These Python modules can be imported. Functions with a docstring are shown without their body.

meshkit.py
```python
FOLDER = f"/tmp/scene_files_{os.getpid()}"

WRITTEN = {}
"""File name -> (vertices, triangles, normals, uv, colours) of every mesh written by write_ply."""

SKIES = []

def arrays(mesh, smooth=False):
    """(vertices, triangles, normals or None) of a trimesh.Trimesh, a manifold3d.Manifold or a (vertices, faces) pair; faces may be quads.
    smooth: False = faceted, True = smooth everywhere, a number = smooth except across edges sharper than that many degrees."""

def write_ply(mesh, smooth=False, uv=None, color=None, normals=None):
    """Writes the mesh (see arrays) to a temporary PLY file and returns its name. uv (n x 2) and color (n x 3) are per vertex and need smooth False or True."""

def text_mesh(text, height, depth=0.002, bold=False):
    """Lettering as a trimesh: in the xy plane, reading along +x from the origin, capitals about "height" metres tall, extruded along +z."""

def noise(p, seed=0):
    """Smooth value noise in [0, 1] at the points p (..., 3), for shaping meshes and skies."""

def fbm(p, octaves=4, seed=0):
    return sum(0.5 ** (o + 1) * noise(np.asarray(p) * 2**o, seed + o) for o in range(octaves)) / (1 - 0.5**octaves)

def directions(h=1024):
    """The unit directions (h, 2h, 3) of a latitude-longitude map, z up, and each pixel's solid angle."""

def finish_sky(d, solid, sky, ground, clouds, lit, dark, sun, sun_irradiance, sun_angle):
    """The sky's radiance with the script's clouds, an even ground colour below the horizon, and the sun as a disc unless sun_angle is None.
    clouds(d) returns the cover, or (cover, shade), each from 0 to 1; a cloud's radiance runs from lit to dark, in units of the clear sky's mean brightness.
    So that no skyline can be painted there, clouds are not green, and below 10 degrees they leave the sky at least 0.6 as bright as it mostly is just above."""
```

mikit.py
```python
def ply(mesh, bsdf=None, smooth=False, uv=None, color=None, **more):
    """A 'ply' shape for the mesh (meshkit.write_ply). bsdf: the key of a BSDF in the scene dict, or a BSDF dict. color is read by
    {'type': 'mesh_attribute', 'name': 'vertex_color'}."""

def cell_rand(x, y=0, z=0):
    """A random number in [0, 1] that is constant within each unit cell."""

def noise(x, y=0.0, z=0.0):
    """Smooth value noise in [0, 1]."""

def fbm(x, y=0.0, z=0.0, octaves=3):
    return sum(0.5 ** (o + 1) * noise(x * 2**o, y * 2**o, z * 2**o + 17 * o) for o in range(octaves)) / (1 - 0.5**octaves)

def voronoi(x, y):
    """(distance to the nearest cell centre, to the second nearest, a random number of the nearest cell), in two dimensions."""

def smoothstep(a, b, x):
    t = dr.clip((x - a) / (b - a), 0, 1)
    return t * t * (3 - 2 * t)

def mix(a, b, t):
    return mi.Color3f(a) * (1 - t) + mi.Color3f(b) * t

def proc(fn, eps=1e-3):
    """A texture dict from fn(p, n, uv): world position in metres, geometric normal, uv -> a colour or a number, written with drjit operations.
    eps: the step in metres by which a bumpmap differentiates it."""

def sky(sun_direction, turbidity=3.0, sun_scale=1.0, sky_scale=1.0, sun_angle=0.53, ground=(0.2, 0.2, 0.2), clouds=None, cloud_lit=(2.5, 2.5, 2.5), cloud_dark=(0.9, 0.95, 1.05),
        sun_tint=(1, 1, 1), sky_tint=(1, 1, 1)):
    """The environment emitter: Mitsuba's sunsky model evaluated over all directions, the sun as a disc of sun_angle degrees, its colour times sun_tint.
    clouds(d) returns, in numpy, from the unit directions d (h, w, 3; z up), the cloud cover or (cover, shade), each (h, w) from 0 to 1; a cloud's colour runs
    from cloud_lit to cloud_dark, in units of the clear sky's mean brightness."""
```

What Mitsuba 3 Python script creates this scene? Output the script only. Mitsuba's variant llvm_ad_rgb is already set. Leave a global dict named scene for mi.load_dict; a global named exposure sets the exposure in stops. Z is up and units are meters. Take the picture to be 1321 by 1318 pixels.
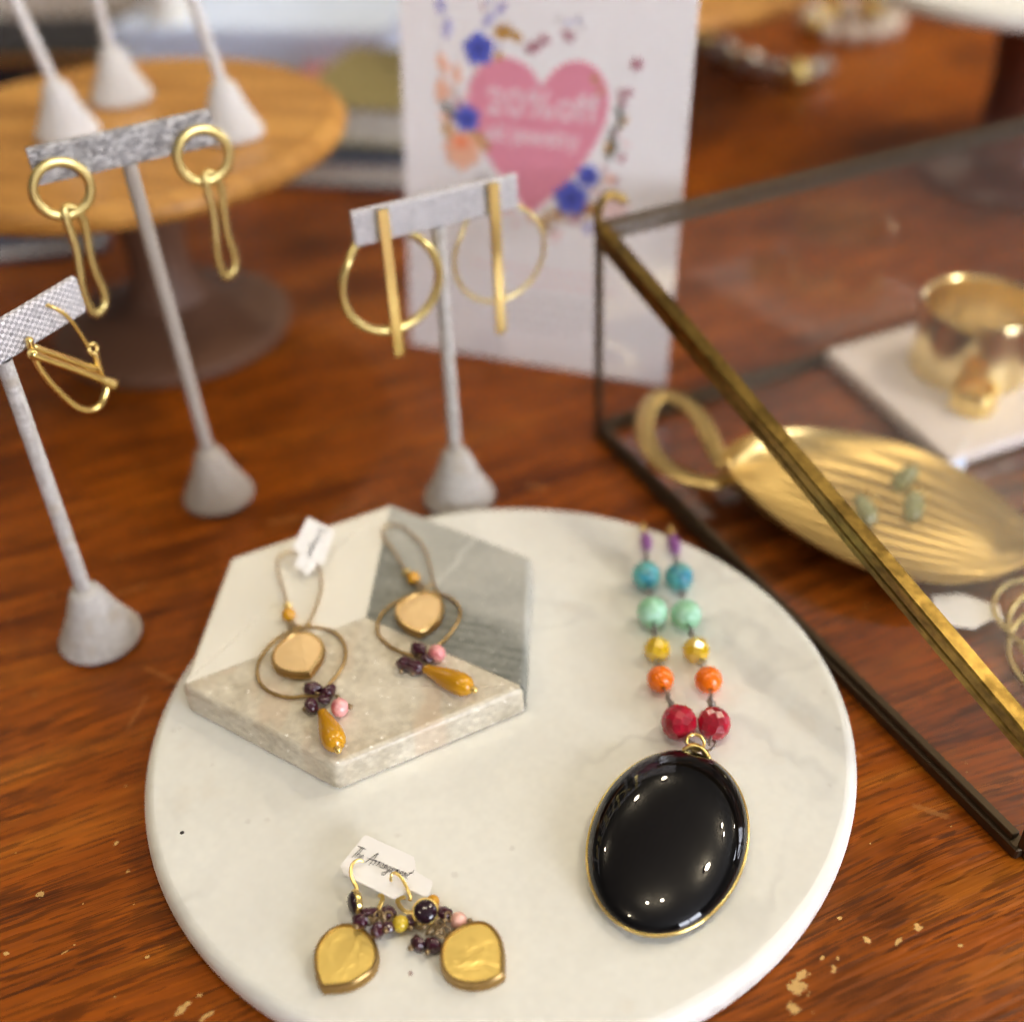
import math, random
import numpy as np
import drjit as dr
import trimesh
import mitsuba as mi
import mikit, meshkit
from mikit import proc, noise, fbm, voronoi, cell_rand, smoothstep, mix
from scipy.interpolate import splprep, splev
from scipy.spatial import HalfspaceIntersection, ConvexHull
from shapely.geometry import LineString, Polygon, Point
from shapely.ops import unary_union
from shapely import affinity

scene, labels = {}, {}
T = mi.ScalarTransform4f
PI = math.pi

# ------------------------------------------------------------------ camera, light, exposure
exposure = 0.56
scene['camera'] = {
    'type': 'thinlens', 'fov': 48.58, 'fov_axis': 'x', 'near_clip': 0.01, 'far_clip': 100.0,
    'aperture_radius': 0.0057, 'focus_distance': 0.366,
    'to_world': T().look_at(origin=[0, 0, 0.3193], target=[0, 0.79052, 0.3193 - 0.61243], up=[0.0555, 0.6115, 0.7893])}

WARM, COOL = (1.0, 0.88, 0.66), (0.84, 0.88, 1.0)
def rgb(*c): return {'type': 'rgb', 'value': [float(x) for x in (c[0] if len(c) == 1 else c)]}
def glow(c, s): return {'type': 'area', 'radiance': rgb([x * s for x in c])}


def facing(pos, to, w, h):
    return T().look_at(origin=list(pos), target=list(to), up=[0, 0, 1]).scale([w / 2, h / 2, 1])


WINDOWS = [((2.3, -2.2, 0.85), (0.0, 0.3, 0.1), 1.5, 1.3, 15.5), ((3.2, 1.2, 0.75), (0.0, 0.6, 0.1), 1.0, 1.1, 9.0)]
LAMPS = [(x, y, r * .78) for x, y, r in [(0.23, 2.62, .05), (-0.33, 2.28, .05), (1.52, 1.40, .05), (1.62, 1.24, .045), (2.83, 1.79, .05), (1.09, 0.635, .085),
         (-1.41, 1.76, .05), (-0.13, 0.165, .05), (0.19, 0.185, .05), (-1.11, -0.55, .065), (2.3, 3.0, .05)]]
LAMP_L = 106.0

# ------------------------------------------------------------------ scene bookkeeping
def numbered(name):
    if name not in used:
        used[name] = 0
        return name
    used[name] += 1
    return f'{name}_{used[name]:03d}'
used = {}


def thing(name, label=None, cat=None, group=None, kind=None):
    key = numbered(name)
    d = {}
    if label: d['label'] = label
    if cat: d['category'] = cat
    if group: d['group'] = group
    if kind: d['kind'] = kind
    labels[key] = d
    return key


def part(parent, name, mesh, mat, smooth=35, uv=None, label=None, kind=None, **more):
    key = numbered(parent + '__' + name)
    scene[key] = mikit.ply(mesh, mat, smooth=smooth, uv=uv, **more)
    if label or kind:
        labels[key] = {k: v for k, v in (('label', label), ('kind', kind)) if v}
    return key


def single(name, mesh, mat, label, cat, smooth=35, uv=None, group=None, kind=None, **more):
    key = thing(name, label, cat, group, kind)
    scene[key] = mikit.ply(mesh, mat, smooth=smooth, uv=uv, **more)
    return key

# ------------------------------------------------------------------ mesh helpers
def join(*ms):
    return trimesh.util.concatenate([m for m in ms])


def spline(pts, n=60, closed=False, z=None):
    p = np.array(pts, float)
    if p.shape[1] == 2:
        p = np.column_stack([p, np.full(len(p), 0.0 if z is None else z)])
    if closed and np.linalg.norm(p[0] - p[-1]) > 1e-9:
        p = np.vstack([p, p[:1]])
    k = min(3, len(p) - 1)
    tck, _ = splprep(p.T, s=0, k=k, per=closed)
    t = np.linspace(0, 1, n, endpoint=not closed)
    return np.array(splev(t, tck)).T


def tube(path, r, closed=False, n=12, flat=1.0, updir=None, ends=True):
    """a round (or flattened) wire along the points; r may be one number per point. Returns (mesh, uv)."""
    p = np.asarray(path, float)
    m = len(p)
    r = np.broadcast_to(np.asarray(r, float), (m,))
    if closed:
        t = np.roll(p, -1, 0) - np.roll(p, 1, 0)
    else:
        t = np.gradient(p, axis=0)
    t /= np.linalg.norm(t, axis=1, keepdims=True) + 1e-15
    u = np.cross(t[0], [0, 0, 1.0] if updir is None else updir)
    if np.linalg.norm(u) < 1e-3: u = np.cross(t[0], [1, 0, 0])
    us = []
    for k in range(m):
        if updir is not None: u = np.cross(t[k], updir)
        u = u - t[k] * (u @ t[k]); u /= np.linalg.norm(u) + 1e-15
        us.append(u)
    us = np.array(us); vs = np.cross(us, t)
    a = np.arange(n) / n * 2 * PI
    V = p[:, None] + r[:, None, None] * (np.cos(a)[None, :, None] * us[:, None] + flat * np.sin(a)[None, :, None] * vs[:, None])
    V = V.reshape(-1, 3)
    F = []
    rows = m if closed else m - 1
    for k in range(rows):
        k2 = (k + 1) % m
        i = np.arange(n); j = (i + 1) % n
        F += [np.stack([k * n + i, k * n + j, k2 * n + j], 1), np.stack([k * n + i, k2 * n + j, k2 * n + i], 1)]
    if not closed and ends:
        c0 = len(V); V = np.vstack([V, p[0] - t[0] * r[0] * .6, p[-1] + t[-1] * r[-1] * .6])
        i = np.arange(n); j = (i + 1) % n
        F += [np.stack([np.full(n, c0), j, i], 1), np.stack([np.full(n, c0 + 1), (m - 1) * n + i, (m - 1) * n + j], 1)]
    return trimesh.Trimesh(V, np.vstack(F), process=False)


def frame(axis, x=None):
    z = np.asarray(axis, float); z = z / np.linalg.norm(z)
    x = np.asarray(x if x is not None else ([1, 0, 0] if abs(z[0]) < .8 else [0, 1, 0]), float)
    x = x - z * (x @ z); x /= np.linalg.norm(x)
    return np.column_stack([x, np.cross(z, x), z])


def lathe(profile, n=40, at=(0, 0, 0), axis=(0, 0, 1), uvs=False):
    """profile rows (r, z) from bottom to top."""
    pr = np.asarray(profile, float); m = len(pr)
    c = n + 1
    a = np.arange(c) / n * 2 * PI
    V = np.stack([pr[:, 0][:, None] * np.cos(a), pr[:, 0][:, None] * np.sin(a), np.repeat(pr[:, 1][:, None], c, 1)], -1).reshape(-1, 3)
    s = np.concatenate([[0], np.cumsum(np.linalg.norm(np.diff(pr, axis=0), axis=1))])
    rm = pr[:, 0].max()
    uv = np.stack([np.repeat((a * rm)[None], m, 0), np.repeat(s[:, None], c, 1)], -1).reshape(-1, 2)
    i = np.arange(n)
    F = []
    for k in range(m - 1):
        A, B = k * c + i, (k + 1) * c + i
        F += [np.stack([A, A + 1, B + 1], 1), np.stack([A, B + 1, B], 1)]
    M = frame(axis)
    mesh = trimesh.Trimesh(V @ M.T + np.asarray(at), np.vstack(F), process=False)
    if uvs:
        return mesh, uv
    mesh.merge_vertices()
    mesh.update_faces(mesh.nondegenerate_faces())
    return mesh


def arc(c, r, a0, a1, k=6):
    a = np.radians(np.linspace(a0, a1, k))
    return [(c[0] + r * math.cos(t), c[1] + r * math.sin(t)) for t in a]


def round_poly(pts, r, k=6):
    """corners of a convex polygon (counter-clockwise) rounded with radius r; returns points"""
    g = Polygon(pts).buffer(-r, join_style=2).buffer(r, quad_segs=k)
    return np.array(g.exterior.coords)[:-1][::-1 if not g.exterior.is_ccw else 1]


def rings(outline, layers, top=True, bottom=True, dome=0.0):
    """solid from a closed outline (n, 2): layers of (inset, z). Fans close the ends."""
    o = np.asarray(outline, float)
    area = 0.5 * np.sum(o[:, 0] * np.roll(o[:, 1], -1) - o[:, 1] * np.roll(o[:, 0], -1))
    if area < 0: o = o[::-1]
    d1 = o - np.roll(o, 1, 0); d2 = np.roll(o, -1, 0) - o
    n1 = np.stack([d1[:, 1], -d1[:, 0]], 1); n2 = np.stack([d2[:, 1], -d2[:, 0]], 1)
    n1 /= np.linalg.norm(n1, axis=1, keepdims=True) + 1e-15; n2 /= np.linalg.norm(n2, axis=1, keepdims=True) + 1e-15
    nn = n1 + n2; nn /= np.linalg.norm(nn, axis=1, keepdims=True) + 1e-15
    nn /= np.maximum((nn * n1).sum(1), .55)[:, None]
    n = len(o)
    V = np.vstack([np.column_stack([o - nn * ins, np.full(n, z)]) for ins, z in layers])
    i = np.arange(n); j = (i + 1) % n
    F = []
    for k in range(len(layers) - 1):
        F += [np.stack([k * n + i, k * n + j, (k + 1) * n + j], 1), np.stack([k * n + i, (k + 1) * n + j, (k + 1) * n + i], 1)]
    c = o.mean(0)
    if bottom:
        V = np.vstack([V, [*c, layers[0][1]]]); F.append(np.stack([np.full(n, len(V) - 1), j, i], 1))
    if top:
        base = (len(layers) - 1) * n
        if dome:
            ring0, z = V[base:base + n].copy(), layers[-1][1]
            prev = base
            for f in (.75, .5, .25):
                q = ring0.copy(); q[:, :2] = c + (q[:, :2] - c) * f; q[:, 2] = z + dome * (1 - f * f)
                st = len(V); V = np.vstack([V, q])
                F += [np.stack([prev + i, prev + j, st + j], 1), np.stack([prev + i, st + j, st + i], 1)]
                prev = st
            V = np.vstack([V, [*c, z + dome]]); F.append(np.stack([np.full(n, len(V) - 1), prev + i, prev + j], 1))
        else:
            V = np.vstack([V, [*c, layers[-1][1]]]); F.append(np.stack([np.full(n, len(V) - 1), base + i, base + j], 1))
    return trimesh.Trimesh(V, np.vstack(F), process=False)


def move(m, at=(0, 0, 0), M=None):
    m = m.copy()
    v = m.vertices @ (np.eye(3) if M is None else np.asarray(M)).T + np.asarray(at)
    return trimesh.Trimesh(v, m.faces, process=False)


def rotz(a): return np.array([[math.cos(a), -math.sin(a), 0], [math.sin(a), math.cos(a), 0], [0, 0, 1.0]])


def ball(r, at, k=3, squash=(1, 1, 1), axis=None, bumps=0.0, seed=0):
    m = trimesh.creation.icosphere(subdivisions=k, radius=1.0)
    v = np.array(m.vertices)
    if bumps: v = v * (1 + bumps * (2 * meshkit.fbm(v * 1.7 + 5.1 * seed + 20, 2, seed) - 1))[:, None]
    v = v * np.asarray(squash) * r
    if axis is not None: v = v @ frame(axis).T
    return trimesh.Trimesh(v + np.asarray(at), m.faces, process=False)


def bead_mesh(r, at, axis, stretch=1.0, hole=.16, n=36):
    """a drilled bead: the bore runs along the axis"""
    a0 = math.asin(hole)
    th = np.linspace(-PI / 2 + a0, PI / 2 - a0, 24)
    pr = [(hole * .95, -math.cos(a0) * .72)] + [(math.cos(t), math.sin(t)) for t in th] + [(hole * .95, math.cos(a0) * .72)]
    return lathe([(x * r, z * r * stretch) for x, z in pr], n, at, axis)


def faceted(r, at, axis, count=54, seed=1, depth=.955):
    """a sphere ground into flat facets"""
    rs = np.random.RandomState(seed)
    i = np.arange(count) + .5
    ph = np.arccos(1 - 2 * i / count); th = PI * (1 + 5 ** .5) * i
    d = np.stack([np.cos(th) * np.sin(ph), np.sin(th) * np.sin(ph), np.cos(ph)], 1)
    d += rs.normal(0, .03, d.shape); d /= np.linalg.norm(d, axis=1, keepdims=True)
    hs = HalfspaceIntersection(np.column_stack([d, np.full(count, -depth)]), np.zeros(3))
    h = ConvexHull(hs.intersections)
    v, f = hs.intersections, h.simplices.copy()
    nrm = np.cross(v[f[:, 1]] - v[f[:, 0]], v[f[:, 2]] - v[f[:, 0]])
    flip = (nrm * v[f[:, 0]]).sum(1) < 0
    f[flip] = f[flip][:, ::-1]
    v = v @ frame(axis).T * r + np.asarray(at)
    return trimesh.Trimesh(v, f, process=False)


def ring_wire(c, R, r, axis, n=32, a0=0, a1=360):
    M = frame(axis)
    closed = a1 - a0 >= 360
    a = np.radians(np.linspace(a0, a1, n, endpoint=not closed))
    p = np.stack([np.cos(a) * R, np.sin(a) * R, 0 * a], 1) @ M.T + np.asarray(c)
    return tube(p, r, closed, 10)


def bar_box(p, q, w, h, up=(0, 0, 1), bev=.12):
    """a square bar from p to q with small chamfers"""
    p, q = np.asarray(p, float), np.asarray(q, float)
    t = q - p; L = np.linalg.norm(t); t /= L
    u = np.cross(up, t); u /= np.linalg.norm(u); v = np.cross(t, u)
    b = min(w, h) * bev
    sec = np.array([(-w / 2 + b, -h / 2), (w / 2 - b, -h / 2), (w / 2, -h / 2 + b), (w / 2, h / 2 - b), (w / 2 - b, h / 2), (-w / 2 + b, h / 2), (-w / 2, h / 2 - b), (-w / 2, -h / 2 + b)])
    m = rings(sec, [(b, 0), (0, b), (0, L - b), (b, L)])
    return move(m, p, np.column_stack([u, v, t]))


def sheet(poly, th, at=(0, 0, 0), M=None):
    """a flat piece cut from a shapely outline, th thick"""
    gs = getattr(poly, 'geoms', [poly])
    ms = [trimesh.creation.extrude_polygon(g, th, engine='earcut') for g in gs if g.area > 1e-12]
    return move(join(*ms), at, M)

# ------------------------------------------------------------------ materials
def mat(name, base, rough=.4, spec=.5, metallic=0.0, coat=0.0, coat_gloss=.9, sheen=0.0, bump=None, bump_scale=1.0, **more):
    col = rgb(base) if isinstance(base, tuple) else base
    d = {'type': 'principled', 'base_color': col, 'roughness': rough, 'metallic': metallic, 'specular': spec, **more}
    if coat: d.update(clearcoat=coat, clearcoat_gloss=coat_gloss)
    if sheen: d['sheen'] = sheen
    if bump is not None:
        d = {'type': 'bumpmap', 'arbitrary': bump, 'scale': bump_scale, 'bsdf': d}
    scene[name] = {'type': 'twosided', 'bsdf': d}
    return name


GR = math.radians(21.0)
CHIPS = [(.0785, .1793, 2.6, 1.6), (.0764, .1757, 2.7, 3.3), (.0735, .1693, 1.8, 2.2), (-.1056, .1803, 3.2, 1.5), (-.1022, .1838, 1.6, 1.0), (-.0985, .1768, 2.2, .8),
         (-.161, .2219, 1.3, 1.5), (.1006, .1896, .9, 1.5), (.1102, .1887, 2.0, .7), (-.1339, .229, 1.1, 1.0), (.1175, .193, 1.6, 1.2), (.0881, .1807, 1.6, 1.3),
         (.0905, .1843, .7, .6), (.0858, .1846, .8, .6), (-.1405, .2405, 1.1, .8), (-.147, .2005, 1.4, .7), (-.1655, .2012, 1.0, .8), (-.1205, .1975, .9, .6), (.128, .186, .8, .7), (.0945, .1975, .9, .8)]
SCRATCH = [(-.135, .315, 20, 1.0, -.55), (-.147, .300, 10, .9, 1.35), (.085, .2015, 5.5, .35, 1.8), (-.105, .205, 7, .22, 1.9), (-.17, .37, 14, 1.2, .45), (-.105, .415, 9, 2.0, .2), (.135, .235, 7, 1.4, -.5), (.115, .262, 5, 1.3, -.6), (-.02, .455, 7, 2.2, .3), (.012, .43, 6, 2.0, -.2)]


def wood_col(p, n, uv):
    x = p.x * math.cos(GR) + p.y * math.sin(GR)
    y = -p.x * math.sin(GR) + p.y * math.cos(GR)
    wob = (fbm(x * 5, y * 9, 1.0, 3) - .5) * .022
    yy = y + wob
    big = fbm(x * 6 + 3, yy * 26, 4.0, 3)
    fig = fbm(x * 14, yy * 150, 2.0, 4)
    fine = fbm(x * 40, yy * 1150, 7.0, 3)
    line = smoothstep(.54, .70, fbm(x * 75, yy * 1000, 5.0, 2))
    pore = smoothstep(.58, .72, noise(x * 120, yy * 3300, 3.0)) * smoothstep(.40, .65, noise(x * 25, yy * 150, 9.0))
    t = dr.clip((big - .5) * .9 + (fig - .5) * 1.0 + .5, 0, 1)
    c = mix((.095, .019, .0011), (.265, .060, .0032), smoothstep(.05, .55, t))
    c = mix(c, (.38, .112, .009), smoothstep(.55, 1.0, t) * .8)
    c = c * (.66 + .68 * fine) * (1 - .46 * line)
    c = mix(c, mi.Color3f(.040, .010, .003), pore * .60)
    # stains where the varnish has darkened
    c = mix(c, mi.Color3f(.060, .016, .004), smoothstep(.58, .80, fbm(x * 13 + 9, y * 22, 6.0, 3)) * .45)
    # lacquer chipped down to the bare wood
    jag = (fbm(x * 900, y * 1500, 2.0, 3) - .5) * 2.6
    bare = mi.Float(0)
    for cx, cy, a, b in CHIPS:
        dx, dy = (p.x - cx) * 1000, (p.y - cy) * 1000
        u, v = dx * .8 + dy * .6, -dx * .6 + dy * .8
        bare = dr.maximum(bare, 1 - (dr.square(u / a) + dr.square(v / b)) + jag)
    f1, f2, rnd = voronoi(p.x * 85, p.y * 85)
    speck = dr.select(rnd > .80, 1 - dr.square(f1 / (.026 + .06 * (rnd - .80))) + jag * .6, -1.0)
    bare = dr.maximum(bare, speck)
    c = mix(c, mi.Color3f(.60, .37, .13) * (.75 + .5 * fig), smoothstep(.25, .4, bare))
    for cx, cy, L, w, a in SCRATCH:
        dx, dy = (p.x - cx) * 1000, (p.y - cy) * 1000
        u, v = dx * math.cos(a) + dy * math.sin(a), -dx * math.sin(a) + dy * math.cos(a)
        s = smoothstep(1.0, .4, dr.abs(v / w) + jag * .4) * smoothstep(1.0, .7, dr.abs(u / L))
        c = mix(c, mi.Color3f(.42, .17, .045), s * .45)
    return c


def wood_rough(p, n, uv):
    return .30 + .22 * fbm(p.x * 18, p.y * 30, 5.0, 3)


def wood_h(p, n, uv):
    x = p.x * math.cos(GR) + p.y * math.sin(GR)
    y = -p.x * math.sin(GR) + p.y * math.cos(GR)
    return fbm(x * 40, y * 700, 2.0, 3) * .00022


mat('m_table_wood', proc(wood_col), proc(wood_rough), .14, coat=.05, coat_gloss=.8, bump=proc(wood_h, 2e-4))


def marble_col(p, n, uv):
    q = p * 1.0
    wx = (fbm(q.x * 20, q.y * 20, 3.0, 4) - .5) * .05
    wy = (fbm(q.x * 20 + 7, q.y * 20, 5.0, 4) - .5) * .05
    v = dr.abs(fbm((q.x + wx) * 17, (q.y + wy) * 17, 1.0, 4) - .5)
    vein = smoothstep(.05, .0, v) * smoothstep(.42, .68, fbm(q.x * 14, q.y * 14, 8.0, 3))
    cloud = smoothstep(.45, .75, fbm(q.x * 34, q.y * 34, 2.0, 4))
    fine = fbm(q.x * 420, q.y * 420, q.z * 420, 3)
    c = mi.Color3f(.750, .745, .685) * (.965 + .07 * fine)
    c = mix(c, mi.Color3f(.50, .49, .455), vein * .32)
    c = mix(c, mi.Color3f(.70, .68, .62), cloud * .30)
    c = mix(c, mi.Color3f(.66, .58, .46), smoothstep(.72, .85, fbm(q.x * 60, q.y * 60, 4.0, 3)) * .18)
    f1, f2, rnd = voronoi(q.x * 120, q.y * 120)
    c = mix(c, mi.Color3f(.48, .45, .40), dr.select(rnd > .93, smoothstep(.20, .03, f1 + (fine - .5) * .2), 0) * .28)
    for cx, cy, r, k in ((-.1142, .2340, .9, (.03, .025, .025)), (-.0369, .1799, .75, (.24, .13, .11))):
        d = dr.sqrt(dr.square(q.x - cx) + dr.square(q.y - cy)) * 1000 + (fbm(q.x * 1500, q.y * 1500, 1.0, 2) - .5) * .9
        c = mix(c, mi.Color3f(*k), smoothstep(r, r * .6, d))
    return c


mat('m_board_marble', proc(marble_col), .33, .4)


def beige_col(p, n, uv):
    g = fbm(p.x * 420, p.y * 420, p.z * 420, 3)
    b = fbm(p.x * 60, p.y * 75, p.z * 60, 4)
    f1, f2, rnd = voronoi(p.x * 520, p.y * 520 + p.z * 520)
    c = mix((.45, .395, .29), (.67, .615, .495), dr.clip((b - .5) * 1.5 + .5 + (g - .5) * 1.3, 0, 1))
    c = c * (.95 + .10 * rnd)
    c = mix(c, mi.Color3f(.90, .87, .80), dr.select(rnd > .965, smoothstep(.40, .1, f1 + (g - .5) * .5), 0) * .7)
    return mix(c, mi.Color3f(.55, .42, .29), smoothstep(.55, .75, fbm(p.x * 95 + 4, p.y * 40, 2.0, 3)) * .55)


def grey_col(p, n, uv):
    ca, sa = math.cos(-.32), math.sin(-.32)
    x, y = p.x * ca + p.y * sa, -p.x * sa + p.y * ca
    lines = fbm(x * 60, y * 520, 3.0, 3)
    g = fbm(p.x * 700, p.y * 700, p.z * 700, 2)
    f1, f2, rnd = voronoi(p.x * 560, p.y * 560 + p.z * 300)
    # the honed band is paler than the raw slate coloured band beside it
    dx, dy = p.x + .036, p.y - .3326
    e = dr.minimum(dx * .904 + dy * .429, dx * .584 + dy * .811) + (fbm(p.x * 60, p.y * 60, 1.0, 3) - .5) * .010
    light = smoothstep(-.004, .006, e)
    dark = mix((.120, .130, .112), (.245, .250, .225), dr.clip(lines * 1.3 - .15 + (g - .5) * .9, 0, 1))
    pale = mix((.31, .315, .285), (.46, .455, .41), dr.clip(fbm(x * 30, y * 90, 2.0, 3) + (g - .5) * .5, 0, 1))
    c = mix(dark, pale, light)
    s = dr.abs((p.x + .0199) * .84 - (p.y - .3539) * .54 + (noise(p.x * 90, p.y * 90, 1.0) - .5) * .003)
    c = mix(c, mi.Color3f(.50, .50, .46), smoothstep(.0016, .0004, s) * light * .7)
    return mix(c, mi.Color3f(.62, .62, .58), dr.select(rnd > .95, smoothstep(.34, .1, f1 + (g - .5) * .4), 0) * .6)


def grain_h(p, n, uv):
    return fbm(p.x * 900, p.y * 900, p.z * 900, 3) * .00016


mat('m_beige_marble', proc(beige_col), .36, .45, bump=proc(grain_h, 1.5e-4))
mat('m_grey_marble', proc(grey_col), .40, .45, bump=proc(grain_h, 1.5e-4))
mat('m_white_marble', (.77, .74, .645), .38, .4)


def linen_col(p, n, uv):
    i, j = dr.floor(uv.x / .0011), dr.floor(uv.y / .0011)
    r1 = cell_rand(i, j, 1)
    # pale warp crossing a greyer weft
    warp = (mi.Int32(i + j) & 1) == 0
    c = dr.select(warp, mi.Color3f(.64, .615, .615), mi.Color3f(.30, .285, .29))
    r2, r3 = cell_rand(i, 7, 3), cell_rand(j, 4, 9)
    return c * (.80 + .12 * r1 + .12 * r2 + .12 * r3) * dr.select(r1 > .955, .68, 1.0)


def linen2_col(p, n, uv):
    r1 = cell_rand(dr.floor(uv.x / .0011), dr.floor(uv.y / .00055), 1)
    r3 = cell_rand(dr.floor(uv.y / .0011), dr.floor(uv.x / .0022), 5)
    return mix((.13, .12, .12), (.52, .50, .485), smoothstep(.1, .9, .7 * r1 + .3 * r3))


def weave_h(p, n, uv):
    x, y = uv.x / .0011, uv.y / .0011
    i, j = dr.floor(x), dr.floor(y)
    a, b = dr.sin(PI * (x - i)), dr.sin(PI * (y - j))
    par = (mi.Int32(i + j) & 1) == 0
    return dr.select(par, dr.sqrt(a) * (.5 + .5 * b), dr.sqrt(b) * (.5 + .5 * a)) * .00032


mat('m_linen', proc(linen_col), .9, .1, sheen=.3)
mat('m_salt_pepper_linen', proc(linen2_col), .9, .1, sheen=.2)
def wrap_col(p, n, uv):
    i, j = dr.floor(uv.x / .0011), dr.floor(uv.y / .0011)
    r1 = cell_rand(i, j, 1)
    slub = noise(uv.x * 140, uv.y * 1100, 2.0) * .5 + noise(uv.x * 1100, uv.y * 140, 5.0) * .5
    c = mix((.32, .295, .265), (.56, .535, .505), dr.clip(.45 * r1 + .9 * slub - .15, 0, 1))
    return mix(c, mi.Color3f(.40, .33, .24), smoothstep(.55, .8, fbm(p.x * 130, p.y * 130, p.z * 130, 3)) * .5)


mat('m_linen_wrap', proc(wrap_col), .9, .1, sheen=.3, bump=proc(weave_h, 1.5e-4))
mat('m_taupe_wrap', (.36, .315, .27), .9, .1, sheen=.2, bump=proc(weave_h, 1.5e-4))
mat('m_white_canvas', (.58, .56, .54), .9, .1)

mat('m_gold', (.90, .68, .24), .20, .5, 1.0)
mat('m_polished_gold', (.86, .70, .36), .16, .5, 1.0)
mat('m_matte_gold', (.72, .57, .22), .34, .5, 1.0)
mat('m_bronze', (.47, .315, .125), .26, .5, 1.0)
mat('m_dark_bronze', (.28, .20, .11), .30, .5, 1.0)
mat('m_gunmetal', (.30, .27, .25), .22, .5, 1.0)


def brass_col(p, n, uv):
    t = fbm(p.x * 55, p.y * 55, p.z * 55, 4)
    s = fbm(p.x * 400, p.y * 400, p.z * 400, 3)
    c = mix((.095, .058, .013), (.35, .225, .055), smoothstep(.3, .68, t * .7 + s * .3))
    return c


mat('m_aged_brass', proc(brass_col), .34, .5, 1.0)
mat('m_dark_brass', (.20, .135, .05), .35, .5, .9)
mat('m_frame_bronze', (.085, .060, .035), .42, .5, .85)
mat('m_silver', (.78, .77, .75), .2, .5, 1.0)


def foil_h(p, n, uv):
    q = p + .004 * mi.Vector3f(noise(p.x * 260, p.y * 260, 1.0), noise(p.x * 260, p.y * 260, 5.0), 0)
    return fbm(q.x * 400, q.y * 400, 2.0, 4) * .00040


mat('m_gold_foil', (.88, .62, .15), .34, .5, .5, coat=1.0, coat_gloss=.96, bump=proc(foil_h, 1.2e-4))
mat('m_peach_enamel', (.82, .56, .26), .38, .5, .35, coat=1.0, coat_gloss=.95, bump=proc(foil_h, 1.2e-4))
mat('m_leaf_gold', (.55, .385, .145), .34, .5, .9)


def gem(name, base, rough=.1, coat=1.0, **more):
    col = rgb(base) if isinstance(base, tuple) else base
    scene[name] = {'type': 'roughplastic', 'diffuse_reflectance': col, 'alpha': rough, 'int_ior': more.get('ior', 1.55), 'nonlinear': False}
    return name


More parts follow.
